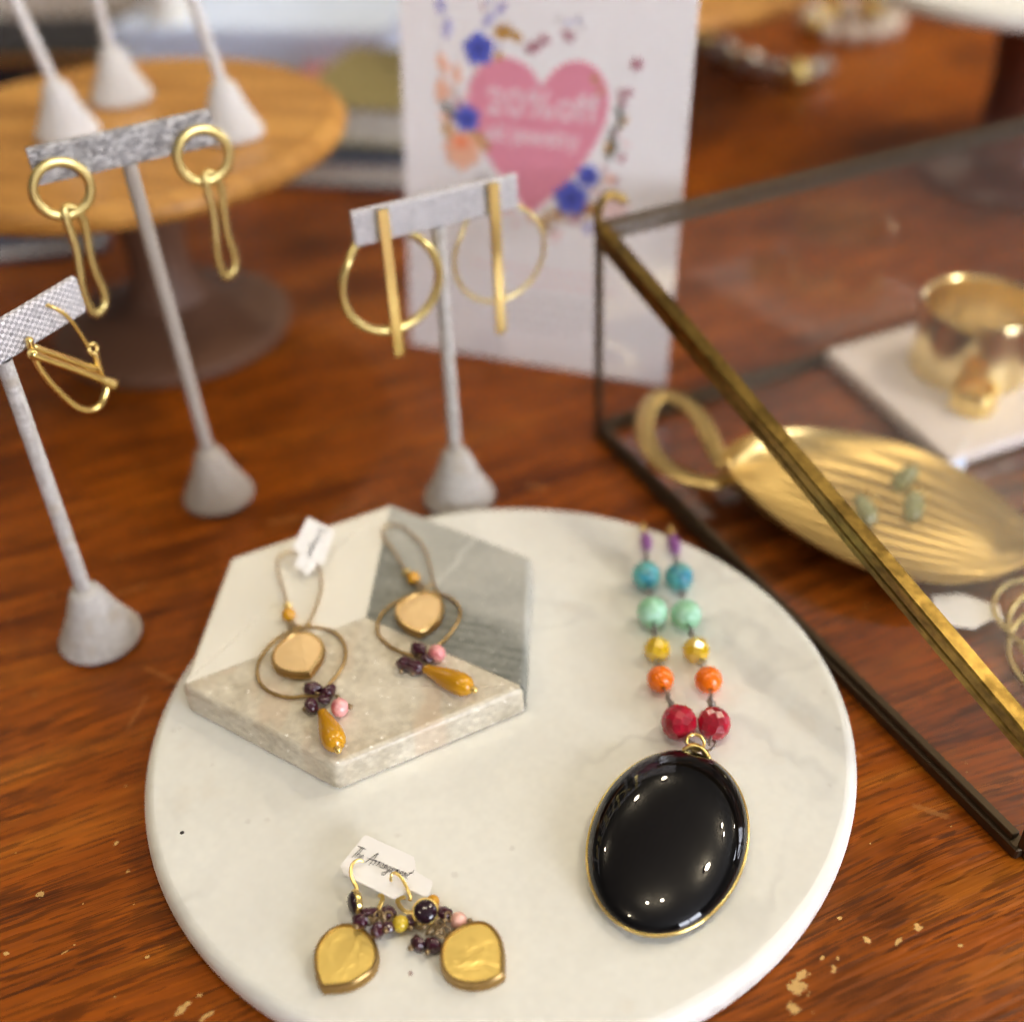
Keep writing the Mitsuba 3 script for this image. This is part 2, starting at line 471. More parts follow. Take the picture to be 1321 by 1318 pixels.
def stone_mix(a, b, f, lo=.35, hi=.7, veins=None):
    def fn(p, n, uv):
        t = smoothstep(lo, hi, fbm(p.x * f, p.y * f, p.z * f, 4))
        c = mix(a, b, t)
        if veins is not None:
            v = dr.abs(fbm(p.x * f * .8 + 3, p.y * f * .8, p.z * f * .8 + 7, 4) - .5)
            c = mix(c, mi.Color3f(*veins), smoothstep(.035, .0, v) * .7)
        return c
    return proc(fn)


gem('m_amber', (.56, .265, .008), .05)
gem('m_olive_jade', (.56, .40, .03), .05)
gem('m_garnet', (.042, .004, .014), .03, ior=1.7)
gem('m_rhodonite', stone_mix((.60, .16, .17), (.80, .40, .38), 260), .06)
gem('m_pink_opal', (.78, .44, .36), .07)
gem('m_turquoise', stone_mix((.035, .30, .44), (.13, .48, .46), 190, .4, .65, (.06, .10, .09)), .12)
gem('m_mint_stone', stone_mix((.29, .62, .38), (.46, .78, .62), 230), .18)
gem('m_citrine_glass', (.72, .47, .010), .03, ior=2.3)
gem('m_carnelian', (.82, .16, .004), .04)
gem('m_ruby', stone_mix((.24, .002, .010), (.42, .008, .030), 300), .04, ior=1.7)
scene['m_onyx'] = {'type': 'plastic', 'diffuse_reflectance': rgb(.0025, .0025, .003), 'int_ior': 1.48}
gem('m_plum_cabochon', (.016, .004, .010), .02)
mat('m_amethyst_chip', (.23, .075, .27), .6, .3)
mat('m_paper', (.82, .80, .77), .7, .3)
mat('m_ink', (.035, .03, .035), .6, .2)
mat('m_sign_paper', (.88, .86, .875), .6, .3)
mat('m_print_pink', (.76, .285, .385), .6, .3)
mat('m_print_blush', (.86, .66, .66), .6, .3)
mat('m_print_white', (.86, .68, .73), .6, .3)
mat('m_print_blue', (.10, .125, .56), .6, .3)
mat('m_print_navy', (.05, .06, .30), .6, .3)
mat('m_print_peach', (.86, .48, .33), .6, .3)
mat('m_print_coral', (.85, .28, .14), .6, .3)
mat('m_print_ochre', (.50, .27, .06), .6, .3)
mat('m_print_green', (.045, .06, .055), .6, .3)
mat('m_print_mauve', (.45, .22, .27), .6, .3)
mat('m_print_lilac', (.42, .40, .66), .6, .3)
mat('m_print_grey', (.60, .57, .58), .6, .3)


def acacia_col(p, n, uv):
    y = p.y * .95 + p.x * .3
    x = p.x * .95 - p.y * .3
    f = fbm(x * 9, y * 70, p.z * 30, 4)
    d = fbm(x * 30, y * 420, 2.0, 3)
    return mix((.33, .135, .024), (.57, .285, .064), dr.clip((f - .5) * 2 + .55 + (d - .5) * .6, 0, 1))


mat('m_acacia', proc(acacia_col), .42, .4)
mat('m_walnut', (.115, .056, .032), .5, .3)
mat('m_mahogany', (.095, .022, .010), .35, .5)
mat('m_ceramic_white', (.80, .79, .75), .3, .5)
mat('m_pale_blue_card', (.64, .73, .92), .7, .3)
mat('m_navy_card', (.035, .045, .075), .6, .3)
mat('m_blue_card', (.05, .26, .52), .6, .3)
mat('m_rose_card', (.60, .22, .24), .6, .3)
mat('m_olive_card', (.235, .19, .075), .7, .3)
mat('m_page_block', (.62, .58, .50), .8, .2)
mat('m_black_card', (.014, .013, .016), .5, .3)
mat('m_pearl', (.50, .41, .31), .25, .5)
mat('m_candle_wax', (.74, .72, .66), .5, .3)
mat('m_marble_tile', (.72, .64, .60), .35, .4)
mat('m_green_stone', (.24, .24, .10), .3, .5)
mat('m_ceiling', (.52, .50, .47), .9, .1)
mat('m_wall', (.58, .54, .49), .9, .1)
scene['m_glass'] = {'type': 'thindielectric', 'int_ior': 1.5}

# ------------------------------------------------------------------ the shop round the table: what the polished things mirror
def rect_mesh(c, e1, e2):
    c, e1, e2 = (np.asarray(x, float) for x in (c, e1, e2))
    return trimesh.Trimesh([c - e1 - e2, c + e1 - e2, c + e1 + e2, c - e1 + e2], [[0, 1, 2], [0, 2, 3]], process=False)


single('ceiling', rect_mesh((0, 1, 1.78), (5, 0, 0), (0, -5, 0)), 'm_ceiling', 'plain shop ceiling over the display table', None, False, kind='structure')
for k, (c, e1) in enumerate((((0, 6, .4), (5, 0, 0)), ((-5, 1, .4), (0, 5, 0)), ((5, 1, .4), (0, -5, 0)), ((0, -4, .4), (-5, 0, 0)))):
    single('wall', rect_mesh(c, e1, (0, 0, 1.38)), 'm_wall', ('wall behind the table', 'wall left of the table', 'wall right of the table', 'wall behind the viewer')[k], None, False, kind='structure')
for pos, to, w, h, L in WINDOWS:
    k = thing('shop_window', 'bright daylit shop window right of the table' if pos[1] > 0 else 'bright daylit shop window behind the viewer', 'window')
    scene[k + '__pane'] = {'type': 'rectangle', 'to_world': facing(pos, to, w, h), 'emitter': glow(COOL, L), 'bsdf': {'type': 'ref', 'id': 'm_paper'}}
    d = np.array(to) - np.array(pos); d /= np.linalg.norm(d)
    sx = np.cross(d, [0, 0, 1]); sx /= np.linalg.norm(sx); sz = np.cross(sx, d)
    P = np.array(pos)
    fr = [bar_box(P + sx * a * w / 2 - sz * h / 2, P + sx * a * w / 2 + sz * h / 2, .06, .06, up=d) for a in (-1, 0, 1)]
    fr += [bar_box(P - sx * w / 2 + sz * b * h / 2, P + sx * w / 2 + sz * b * h / 2, .06, .06, up=d) for b in (-1, .25, 1)]
    part(k, 'frame', join(*fr), 'm_ceramic_white', False)
for k, (x, y, r) in enumerate(LAMPS):
    key = thing('ceiling_lamp', 'round warm ceiling lamp above the display table', 'lamp', 'warm lamps under the shop ceiling')
    scene[key + '__bulb'] = {'type': 'sphere', 'center': [x, y, 1.66], 'radius': r, 'emitter': glow(WARM, LAMP_L), 'bsdf': {'type': 'ref', 'id': 'm_paper'}}
    part(key, 'cap', lathe([(r * .9, 1.66 + r * .75), (r * .95, 1.72), (r * .5, 1.775), (0, 1.778)], 24, (x, y, 0)), 'm_frame_bronze')

# ------------------------------------------------------------------ table
tb = round_poly([(-1.35, .0), (1.35, .0), (1.35, 2.3), (-1.35, 2.3)], .02)
tb = [(x, y) for x, y in tb]
tm = rings(np.array(tb) @ np.array([[1, 0], [0, 1]]) + [0, -.25], [(.006, -.04), (0, -.034), (0, -.006), (.006, 0)])
single('tabletop', tm, 'm_table_wood', 'worn varnished red-brown wooden tabletop with chipped lacquer', None, False, kind='structure')

# ------------------------------------------------------------------ marble board and coaster
BT = .012                      # top of the board
BC = (-.0091, .2768)
prof = [(0, .0), (.1170, .0)] + arc((.1197, .0052), .0052, -85, 0, 7) + [(.12500, .0062)] + arc((.1202, .0072), .0048, 5, 86, 10) + [(.117, .012), (.06, .012), (0, .012)]
board = lathe(prof, 160, (*BC, 0.0))
single('round_marble_board', board, 'm_board_marble', 'round white marble serving board carrying the coaster and the necklace', 'serving board', 30)

HC, HS, HA, HT = np.array([-.0576, .3185]), .0714, 1.4877, .0134
hexa = [HC + HS * np.array([math.cos(HA - k * PI / 3), math.sin(HA - k * PI / 3)]) for k in range(6)]
full = Polygon(hexa).buffer(-.003, join_style=2).buffer(.003, quad_segs=5)
coaster = thing('hexagonal_marble_coaster', 'hexagonal coaster inlaid with white, grey and beige marble on the round board', 'coaster')
for nm, ks, m_, lb in (('panel', (4, 5, 0), 'm_white_marble', 'white marble panel'), ('panel', (0, 1, 2), 'm_grey_marble', 'streaked grey marble panel'), ('panel', (2, 3, 4), 'm_beige_marble', 'speckled beige marble panel')):
    rh = Polygon([HC] + [HC + (hexa[k] - HC) * 1.2 for k in ks]).buffer(-.00012, join_style=2)
    g = rh.intersection(full)
    g = g.buffer(-.0002).buffer(.0002, quad_segs=3)
    o = np.array(Polygon(g.exterior).exterior.coords)[:-1]
    # resample densely so the bevel is even
    ln = LineString(np.vstack([o, o[:1]])); nn = 220
    o = np.array([ln.interpolate(t, normalized=True).coords[0] for t in np.arange(nn) / nn])
    # inner seams keep a sharp edge: a bevel only where the outline meets the outside
    ext = np.array([full.exterior.distance(Point(q)) < 4e-4 for q in o])
    def layer(i_ext, z):
        d1 = o - np.roll(o, 1, 0); d2 = np.roll(o, -1, 0) - o
        cc = Polygon(o).exterior.is_ccw
        nrm = np.stack([(d1 + d2)[:, 1], -(d1 + d2)[:, 0]], 1) * (1 if cc else -1)
        nrm /= np.linalg.norm(nrm, axis=1, keepdims=True)
        return np.column_stack([o - nrm * np.where(ext, i_ext, .0)[:, None], np.full(nn, z)])
    Ls = [layer(.0012, BT), layer(.0, BT + .0014), layer(.0, BT + HT - .0026), layer(.0003, BT + HT - .0015), layer(.0009, BT + HT - .0006), layer(.0022, BT + HT), ]
    V = np.vstack(Ls); i = np.arange(nn); j = (i + 1) % nn; F = []
    ccw = Polygon(o).exterior.is_ccw
    for k in range(len(Ls) - 1):
        q = [np.stack([k * nn + i, k * nn + j, (k + 1) * nn + j], 1), np.stack([k * nn + i, (k + 1) * nn + j, (k + 1) * nn + i], 1)]
        F += q if ccw else [x[:, ::-1] for x in q]
    c = np.mean(o, 0); V = np.vstack([V, [*c, BT + HT], [*c, BT]]); b = (len(Ls) - 1) * nn
    q = [np.stack([np.full(nn, len(V) - 2), b + i, b + j], 1), np.stack([np.full(nn, len(V) - 1), j, i], 1)]
    F += q if ccw else [x[:, ::-1] for x in q]
    part(coaster, nm, trimesh.Trimesh(V, np.vstack(F), process=False), m_, 40, label=lb)
CT = BT + HT                   # top of the coaster

# ------------------------------------------------------------------ jewellery
def mm(o, q, z): return np.array([o[0] + q[0] / 1000, o[1] + q[1] / 1000, z])
def path(o, pts, z, n=70, closed=False):
    if np.isscalar(z): z = [z] * len(pts)
    return spline([mm(o, q, zz) for q, zz in zip(pts, z)], n, closed)


def leaf_pendant(parent, o, outline, z0, h, rim, enamel, metal, hump, tilt=None):
    """a bezel set leaf: outline starts and ends at its tip"""
    pts = spline(np.vstack([outline, outline[:1]]), 90)[:-1, :2] / 1000 + np.asarray(o)
    b = rings(pts, [(.0006, z0), (.0001, z0 + h * .08), (0, z0 + h * .30), (.0001, z0 + h * .40), (.0013, z0 + h * .46), (.0013, z0 + h * .53), (.0002, z0 + h * .60), (.0001, z0 + h * .80), (.0003, z0 + h * .95), (.0005, z0 + h), (rim * .85, z0 + h), (rim, z0 + h * .90), (rim, z0 + h * .6)], top=True)
    e = rings(pts, [(rim * 1.02, z0 + h * .5), (rim * 1.02, z0 + h * .88)], dome=hump)
    M = None
    if tilt is not None:
        c = np.array([*pts.mean(0), z0]); ax, an = tilt
        Rm = trimesh.transformations.rotation_matrix(math.radians(an), ax, c)
        b.apply_transform(Rm); e.apply_transform(Rm)
    f = part(parent, 'bezel', b, metal, 35)
    part(parent, 'inlay', e, enamel, 40)


def head_pin(parent, tip, from_, r=.0008, wire=.0004, m='m_dark_bronze'):
    tip, from_ = np.asarray(tip), np.asarray(from_)
    part(parent, 'pin', join(tube(np.array([from_, (from_ + tip) / 2, tip]), wire, n=8), ball(r, tip, 2)), m, True)


def garnet(parent, c, r, seed, tip=None):
    c = np.asarray(c)
    ax = np.array(tip) - c if tip is not None else np.array([.3, .5, .8])
    if np.linalg.norm(ax) < 1e-6: ax = np.array([.3, .5, .8])
    k = part(parent, 'garnet', ball(r * 1.16, c, 3, (1.0, .92, .70), ax, .22, seed), 'm_garnet', True)
    if tip is not None:
        head_pin(k, tip, c, .0009, .00035)


def teardrop(parent, p0, p1, rmax, ballc, m):
    p0, p1 = np.asarray(p0), np.asarray(p1)
    ax = p1 - p0; L = np.linalg.norm(ax) + rmax * .55
    t = np.linspace(0, 1, 40)
    # slim at the cap, fullest near the far end
    r = rmax * (.40 + .60 * np.sin(np.clip(t / .74, 0, 1) * PI / 2) ** 1.25)
    end = t > .74
    r[end] = rmax * np.sqrt(np.clip(1 - ((t[end] - .74) / .262) ** 2, 0, 1))
    pr = [(.0003, 0)] + [(a, b * L) for a, b in zip(r, t)]
    pr[-1] = (.0004, L)
    k = part(parent, 'drop', lathe(pr, 40, p0, ax), m, True, label='mustard yellow stone drop')
    u = ax / np.linalg.norm(ax)
    part(k, 'cap', lathe([(.0004, -.0009), (.0012, -.0008), (rmax * .42, -.0001), (rmax * .44, .0005), (rmax * .3, .0006)], 24, p0, ax), 'm_gold', 30)
    part(k, 'end_ball', join(lathe([(.0011, -.0002), (.0012, .0003), (.0004, .0005)], 16, p0 + u * L, ax), ball(.0012, p0 + u * (L + .0009), 2)), 'm_gold', True)


def drop_earring(name, label, o, wire, wz, catch, hoop, leaf, gold_p, amber_p, garn, pink, drop, side):
    t = thing(name, label, 'earring', 'pair of hoop earrings on the hexagonal coaster')
    z = CT + .0009
    part(t, 'ear_wire', tube(path(o, wire, wz, 90), .00048, n=10), 'm_bronze', True)
    part(t, 'catch', tube(path(o, catch, z, 30), .00042, n=8), 'm_bronze', True)
    part(t, 'hoop', tube(path(o, hoop, z + .0002, 140, True), .00062, True, 12), 'm_bronze', True)
    d = np.array([amber_p[0] - gold_p[0], amber_p[1] - gold_p[1], 0]); d /= np.linalg.norm(d)
    part(t, 'gold_bead', bead_mesh(.0016, mm(o, gold_p, z + .0012), d, .85, .25), 'm_gold', 30)
    part(t, 'amber_bead', bead_mesh(.0027, mm(o, amber_p, z + .0019), d, .92), 'm_amber', 30, label='small mustard yellow bead on the ear wire')
    part(t, 'jump_ring', join(ring_wire(mm(o, (0, 0), z + .0012), .0016, .0004, (.5, .3, .8)), ring_wire(mm(o, (.1, -2.1), z + .0012), .0014, .0004, (.7, -.2, .5))), 'm_dark_bronze', True)
    leaf_pendant(t, o, np.array(leaf), CT + .0008, .0034, .0013, 'm_peach_enamel', 'm_bronze', .0003)
    for k, (c, tip, r) in enumerate(garn):
        garnet(t, mm(o, c, CT + r * .9 + (.0012 if k == 3 else 0)), r, k + side * 11, mm(o, tip, CT + .0018) if tip else None)
    jr = hoop[9] if side == 0 else hoop[9]
    part(t, 'jump_ring', join(ring_wire(mm(o, (jr[0] + 4.8, jr[1]) if side == 0 else (jr[0] + .6, jr[1] - .8), CT + .0024), .0017, .0004, (.4, .5, .7)),
                              ring_wire(mm(o, (jr[0] + 6.0, jr[1] - 2.2) if side == 0 else (jr[0] + 2.2, jr[1] - 2.4), CT + .0028), .0015, .0004, (-.6, .2, .7))), 'm_dark_bronze', True)
    k = part(t, 'pink_bead', bead_mesh(.0033, mm(o, pink[0], CT + .0033), (pink[1][0] - pink[0][0], pink[1][1] - pink[0][1], .0), .92), 'm_rhodonite', 30, label='pink streaked stone bead')
    tip = mm(o, pink[1], CT + .0033)
    head_pin(k, tip, mm(o, pink[0], CT + .0033), .0010, .0004)
    teardrop(t, mm(o, drop[0], CT + .0030), mm(o, drop[1], CT + .0042), .0041, None, 'm_amber')
    return t


oA, oB = (-.0855, .3152), (-.0376, .3330)
z0 = CT + .0012
drop_earring('drop_earring', 'bronze hoop earring with mustard drop on the beige and white marble, left one, tagged', oA,
    [(0.1, -1.5), (-1.6, 5.2), (-3.2, 11.7), (-6.3, 21.7), (-9.5, 33.0), (-9.5, 38.8), (-7.1, 41.4), (-3.1, 41.6), (2.4, 38.1), (6.6, 32.5), (8.7, 25.5), (9.1, 17.2), (8.0, 8.4), (6.6, 1.4), (6.0, -1.3)],
    [z0, z0 + .001, z0 + .0012, z0 + .001, z0 + .0012, z0 + .0015, z0 + .0015, z0 + .0015, z0 + .0015, z0 + .001, z0 + .0005, z0, z0, z0, z0],
    [(1.2, -0.4), (4.3, -0.8), (6.0, -0.9), (6.9, -.4), (6.2, .6), (5.3, 1.2)],
    [(0.3, -3.2), (-4.3, -6.6), (-7.9, -12.2), (-9.8, -19.3), (-9.5, -24.3), (-7.0, -30.3), (-3.5, -34.0), (0.8, -36.2), (5.4, -37.1), (9.3, -36.7), (13.5, -36.8), (15.6, -34.5), (18.6, -29.3), (21.0, -23.9), (21.8, -16.8), (20.2, -10.0), (16.4, -4.9), (11.9, -2.6), (6.5, -1.7), (2.9, -2.2)],
    [(10.5, -28.6), (12.8, -23.8), (14.5, -18.2), (13.7, -12.6), (10.7, -8.7), (7.4, -6.6), (3.7, -6.6), (-0.7, -8.9), (-4.1, -13.8), (-4.9, -19.6), (-3.6, -23.2), (-0.0, -26.7), (4.7, -28.3)],
    (-2.6, 9.9), (-1.4, 4.1),
    [((11.9, -34.8), None, .0029), ((17.8, -36.8), (20.9, -38.6), .0028), ((12.3, -43.0), (9.9, -43.6), .0028), ((16.5, -40.7), None, .0020)],
    [(22.4, -45.1), (26.0, -45.0)], [(16.4, -46.4), (22.6, -62.2)], 0)
drop_earring('drop_earring', 'bronze hoop earring with mustard drop lying across the grey marble panel', oB,
    [(-0.2, -0.2), (-3.1, 4.7), (-6.1, 9.7), (-10.2, 20.0), (-15.0, 29.4), (-16.5, 35.1), (-15.2, 38.7), (-11.7, 39.1), (-5.0, 33.5), (0.2, 25.0), (3.0, 15.3), (4.3, 7.4), (5.2, 1.0)],
    z0 + .0006,
    [(1.1, 0.1), (3.8, 0.6), (5.6, 1.4), (6.0, -.6), (6.6, -2.5), (7.4, -4.2)],
    [(-0.5, -3.5), (-4.8, -5.6), (-9.5, -8.8), (-13.6, -13.7), (-15.3, -20.5), (-14.5, -25.4), (-11.6, -30.1), (-7.2, -34.3), (-2.5, -37.1), (1.7, -38.4), (5.7, -34.8), (9.2, -31.5), (12.8, -25.8), (15.1, -20.6), (15.9, -15.3), (14.3, -10.4), (11.1, -6.9), (6.7, -4.4), (2.8, -3.5)],
    [(1.0, -28.9), (5.7, -25.8), (8.7, -21.5), (10.0, -16.2), (9.4, -10.6), (6.3, -7.1), (3.1, -6.0), (-0.2, -6.6), (-5.0, -9.1), (-8.5, -13.9), (-8.5, -18.5), (-6.0, -23.3), (-2.7, -26.6)],
    (-5.5, 8.1), (-2.5, 3.5),
    [((0.8, -36.5), (3.1, -34.0), .0029), ((-3.9, -42.8), (-5.2, -45.7), .0027), ((0.0, -45.2), (-0.9, -47.1), .0029), ((4.2, -41.5), None, .0020)],
    [(7.6, -39.2), (3.9, -42.6)], [(3.7, -46.4), (18.6, -57.4)], 1)


def script_text():
    """handwritten strokes of 'The Arrangement', x to the right, capitals 1 tall"""
    S, x = [], 0.0
    def add(strokes, w):
        nonlocal x
        for s in strokes: S.append([(x + a + b * .16, b) for a, b in s])
        x += w
    add([[(-.05, .98), (.25, 1.02), (.62, .98)], [(.28, 1.0), (.26, .5), (.2, -.1)]], .42)
    add([[(.02, 1.0), (.02, .5), (.0, .0)], [(.0, .25), (.10, .42), (.2, .36), (.2, .1), (.28, .0)]], .32)
    add([[(.02, .18), (.14, .24), (.2, .36), (.1, .42), (.02, .25), (.06, .04), (.18, .0), (.3, .1)]], .66)
    add([[(.0, -.12), (.14, .4), (.34, 1.05), (.40, .5), (.44, -.15)], [(-.12, .36), (.2, .34), (.58, .42)]], .58)
    for _ in range(2):
        add([[(.0, .38), (.06, .42), (.06, .0)], [(.06, .25), (.14, .40), (.24, .40)]], .30)
    add([[(.22, .36), (.1, .42), (.0, .22), (.05, .02), (.16, .08), (.23, .38), (.23, .08), (.32, .02)]], .34)
    add([[(.0, .38), (.04, .4), (.04, .0)], [(.04, .2), (.14, .4), (.22, .34), (.22, .08), (.3, .02)]], .33)
    add([[(.22, .36), (.1, .42), (.0, .22), (.05, .04), (.16, .08), (.23, .38), (.2, -.2), (.08, -.5), (-.06, -.42), (.1, -.15), (.34, .08)]], .36)
    add([[(.02, .18), (.14, .24), (.2, .36), (.1, .42), (.02, .25), (.06, .04), (.18, .0), (.28, .1)]], .30)
    add([[(.0, .38), (.03, .4), (.03, .0)], [(.03, .22), (.11, .4), (.17, .34), (.17, .0)], [(.17, .22), (.26, .4), (.33, .34), (.33, .08), (.4, .02)]], .44)
    add([[(.02, .18), (.14, .24), (.2, .36), (.1, .42), (.02, .25), (.06, .04), (.18, .0), (.28, .1)]], .30)
    add([[(.0, .38), (.04, .4), (.04, .0)], [(.04, .2), (.14, .4), (.22, .34), (.22, .08), (.28, .02)]], .32)
    add([[(.14, .85), (.08, .4), (.06, .05), (.16, .0)], [(-.04, .5), (.3, .6)]], .3)
    return S, x


def script_shape(length, pen):
    S, w = script_text()
    k = length / w
    ls = [LineString(spline([(a * k, b * k * 1.0) for a, b in s], max(10, 5 * len(s)))[:, :2]) for s in S]
    return unary_union([l.buffer(pen, quad_segs=2) for l in ls]).simplify(pen * .15)


# price tag on the left earring, propped up on its wire
def tag_polygon(pts, r):
    return Polygon(pts).buffer(r, quad_segs=4).buffer(-2 * r, quad_segs=4).buffer(r, quad_segs=4)
pv = np.array([4.5, 23.3])
# body and tab of the tag, in millimetres from the tip of the tab
flatA = np.array([(-1.8, 29.3), (9.0, 22.4), (5.0, 7.0), (2.7, 8.4), (-.6, 2.5), (-6.4, 8.2), (-4.3, 12.6), (-7.5, 15.2)])
ga = tag_polygon(flatA / 1000, .0006)
Mt = trimesh.transformations.rotation_matrix(math.radians(24), [1, 0, 0])[:3, :3]
tA = thing('price_tag', 'white paper price tag on the wire of the left hoop earring', 'price tag')
atA = np.array([oA[0] + pv[0] / 1000, oA[1] + pv[1] / 1000, CT + .0018])
part(tA, 'label', sheet(ga, .0003, atA, Mt), 'm_paper', False)
tx = script_shape(.0135, .00009)
tx = affinity.rotate(tx, -112, origin=(0, 0))
part(tA, 'lettering', sheet(affinity.translate(tx, .0036, .0240), .0001, atA + Mt @ np.array([0, 0, .00045]), Mt), 'm_ink', False, label='handwritten name lettering')

# second pair, lying on the board
def leaf_earring(label, o, z, leaf, tilt, garn, bead, links, wire, wz, cab, cab_ax, lever, bead_m, bead_lb, seed, bead_name='round_bead'):
    t = thing('leaf_earring', label, 'earring', 'pair of leaf earrings at the front of the board')
    leaf_pendant(t, o, np.array(leaf), BT + .0004, .0042, .0013, 'm_gold_foil', 'm_bronze', .0002, tilt)
    for k, (c, tip, r, dz) in enumerate(garn):
        garnet(t, mm(o, c, BT + r * .9 + dz), r, seed + k, mm(o, tip, BT + r + dz + .0004) if tip else None)
    c = mm(o, bead[0], BT + .0027)
    k = part(t, bead_name, bead_mesh(.0026, c, (bead[1][0] - bead[0][0], bead[1][1] - bead[0][1], 0), .97), bead_m, 30, label=bead_lb)
    head_pin(k, mm(o, bead[1], BT + .0027), c, .0009, .0004)
    rs = random.Random(seed)
    for q in links:
        part(t, 'link', ring_wire(mm(o, q, BT + .003 + rs.uniform(0, .002)), .0014, .00038, (rs.uniform(-1, 1), rs.uniform(-1, 1), rs.uniform(.2, 1)), 24), 'm_dark_bronze', True)
    part(t, 'ear_wire', tube(path(o, wire, wz, 60), np.linspace(.00045, .0007, 60), n=10, flat=.8), 'm_gold', True)
    part(t, 'lever', tube(path(o, lever, BT + .003, 40), .0007, n=10, flat=.5), 'm_gold', True)
    cc = mm(o, cab, BT + .0042)
    kk = part(t, 'setting', lathe([(0, -.0012), (.0030, -.0011), (.0039, -.0004), (.0041, .0006), (.0039, .0009), (.0035, .0010), (.0034, .0003)], 40, cc, cab_ax), 'm_gold', 35)
    pr = [(.0036, .0002), (.0035, .0009)] + [(.0035 * math.cos(a), .0009 + .0019 * math.sin(a)) for a in np.linspace(.1, PI / 2, 10)]
    part(kk, 'cabochon', lathe(pr, 40, cc, cab_ax), 'm_plum_cabochon', True)
    return t


oC, oD = (-.0491, .2009), (-.0302, .1926)
leaf_earring('gold leaf earring with olive bead, leaf tip pointing left, at the front of the board', oC, 0,
    [(-12.6, -26.5), (-8.5, -26.4), (-4.5, -25.9), (-1.1, -24.2), (1.3, -22.2), (2.9, -19.2), (3.0, -15.4), (1.1, -11.0), (-1.7, -8.1), (-5.0, -6.4), (-7.7, -6.0), (-10.0, -6.5), (-13.5, -8.9), (-15.5, -12.0), (-16.2, -15.9), (-15.7, -19.8), (-14.4, -23.9)], ((1, .4, 0), 1.5),
    [((5.1, -2.7), None, .0023, .001), ((-2.7, -7.9), (-3.5, -10.0), .0022, .0055), ((2.6, -10.6), (5.2, -11.3), .0023, .0045), ((5.1, -7.2), None, .0021, .001), ((.4, -2.2), None, .0019, .001), ((-1.6, -3.0), None, .0015, .003)],
    ((8.8, -6.4), (12.0, -8.0)), [(-3.1, -4.6), (-.9, -5.0), (.8, -5.7), (2.3, -4.2), (3.4, -3.0), (1.2, -3.8), (3.3, -5.6), (1.8, -7.0), (5.3, -5.0)],
    [(-3.2, 13.0), (-4.7, 12.9), (-6.2, 11.7), (-6.7, 9.4), (-6.1, 7.2), (-5.2, 5.7), (-4.8, 4.1)], [BT + .0072, BT + .0082, BT + .0082, BT + .0075, BT + .0066, BT + .006, BT + .0056],
    (-4.6, .7), (-.93, -.28, .22), [(1.8, 3.4), (2.7, 3.3), (2.6, .7), (2.2, -2.1)], 'm_olive_jade', 'round olive yellow bead', 31)
leaf_earring('gold leaf earring with pink bead, leaf tip pointing right, at the front of the board', oD, 0,
    [(20.9, -16.9), (18.5, -18.4), (14.5, -19.5), (9.9, -19.4), (5.9, -18.0), (3.1, -15.1), (2.0, -11.8), (2.1, -7.6), (3.7, -3.7), (6.8, -1.3), (11.0, .4), (15.3, .3), (18.6, -2.3), (20.6, -6.4), (21.1, -11.5)], ((1, -.3, 0), 2.5),
    [((3.0, 4.4), None, .0023, .001), ((-6.9, 3.2), None, .0020, .0), ((-4.8, -4.6), (-6.7, -6.3), .0023, .0), ((-.2, -5.4), (-1.7, -8.0), .0024, .0)],
    ((7.4, 1.8), (10.8, 1.5)), [(-4.1, 1.0), (-3.0, -1.0), (-1.2, -2.3), (.6, -2.8), (2.3, -3.1), (3.5, -2.2), (1.9, 1.2), (1.6, -.8), (4.4, 1.9)],
    [(-12.8, 13.5), (-12.9, 14.8), (-12.2, 15.5), (-11.0, 15.1), (-9.3, 13.3), (-7.8, 10.7), (-7.0, 7.9)], [BT + .0075, BT + .0084, BT + .0088, BT + .0088, BT + .0080, BT + .0066, BT + .0055],
    (-2.5, 4.4), (.10, -.42, .90), [(-9.0, 10.6), (-11.2, 9.5), (-10.4, 7.6), (-8.4, 5.6), (-6.2, 5.4)], 'm_pink_opal', 'round pale pink bead', 57)
# the amber bead half under the tag hangs from the right earring
part('leaf_earring_001', 'amber_bead', bead_mesh(.0021, mm(oD, (-.5, 9.2), BT + .0021), (1, .4, 0), .95), 'm_amber', 30, label='amber bead showing behind the tag')

TG = np.array([(-3.6, 24.4), (12.5, 14.9), (13.4, 9.4), (18.6, 5.6), (17.0, -.1), (11.7, 3.1), (6.8, .3), (-9.1, 10.0), (-10.6, 13.2)])
gt = tag_polygon(TG / 1000, .0011)
tB = thing('price_tag', 'cream paper name tag lettered in black script under the leaf earrings', 'price tag')
atB = np.array([oC[0], oC[1], BT + .0052])
part(tB, 'label', sheet(gt, .0003, atB), 'm_paper', False)
tx = script_shape(.0210, .00007)
tx = affinity.scale(tx, 1.0, 1.0, origin=(0, 0))
tx = affinity.rotate(tx, -27.5, origin=(0, 0))
tx = affinity.translate(tx, -.0076, .0166)
part(tB, 'lettering', sheet(tx, .0001, atB + [0, 0, .00045]), 'm_ink', False, label='handwritten lettering reading The Arrangement')

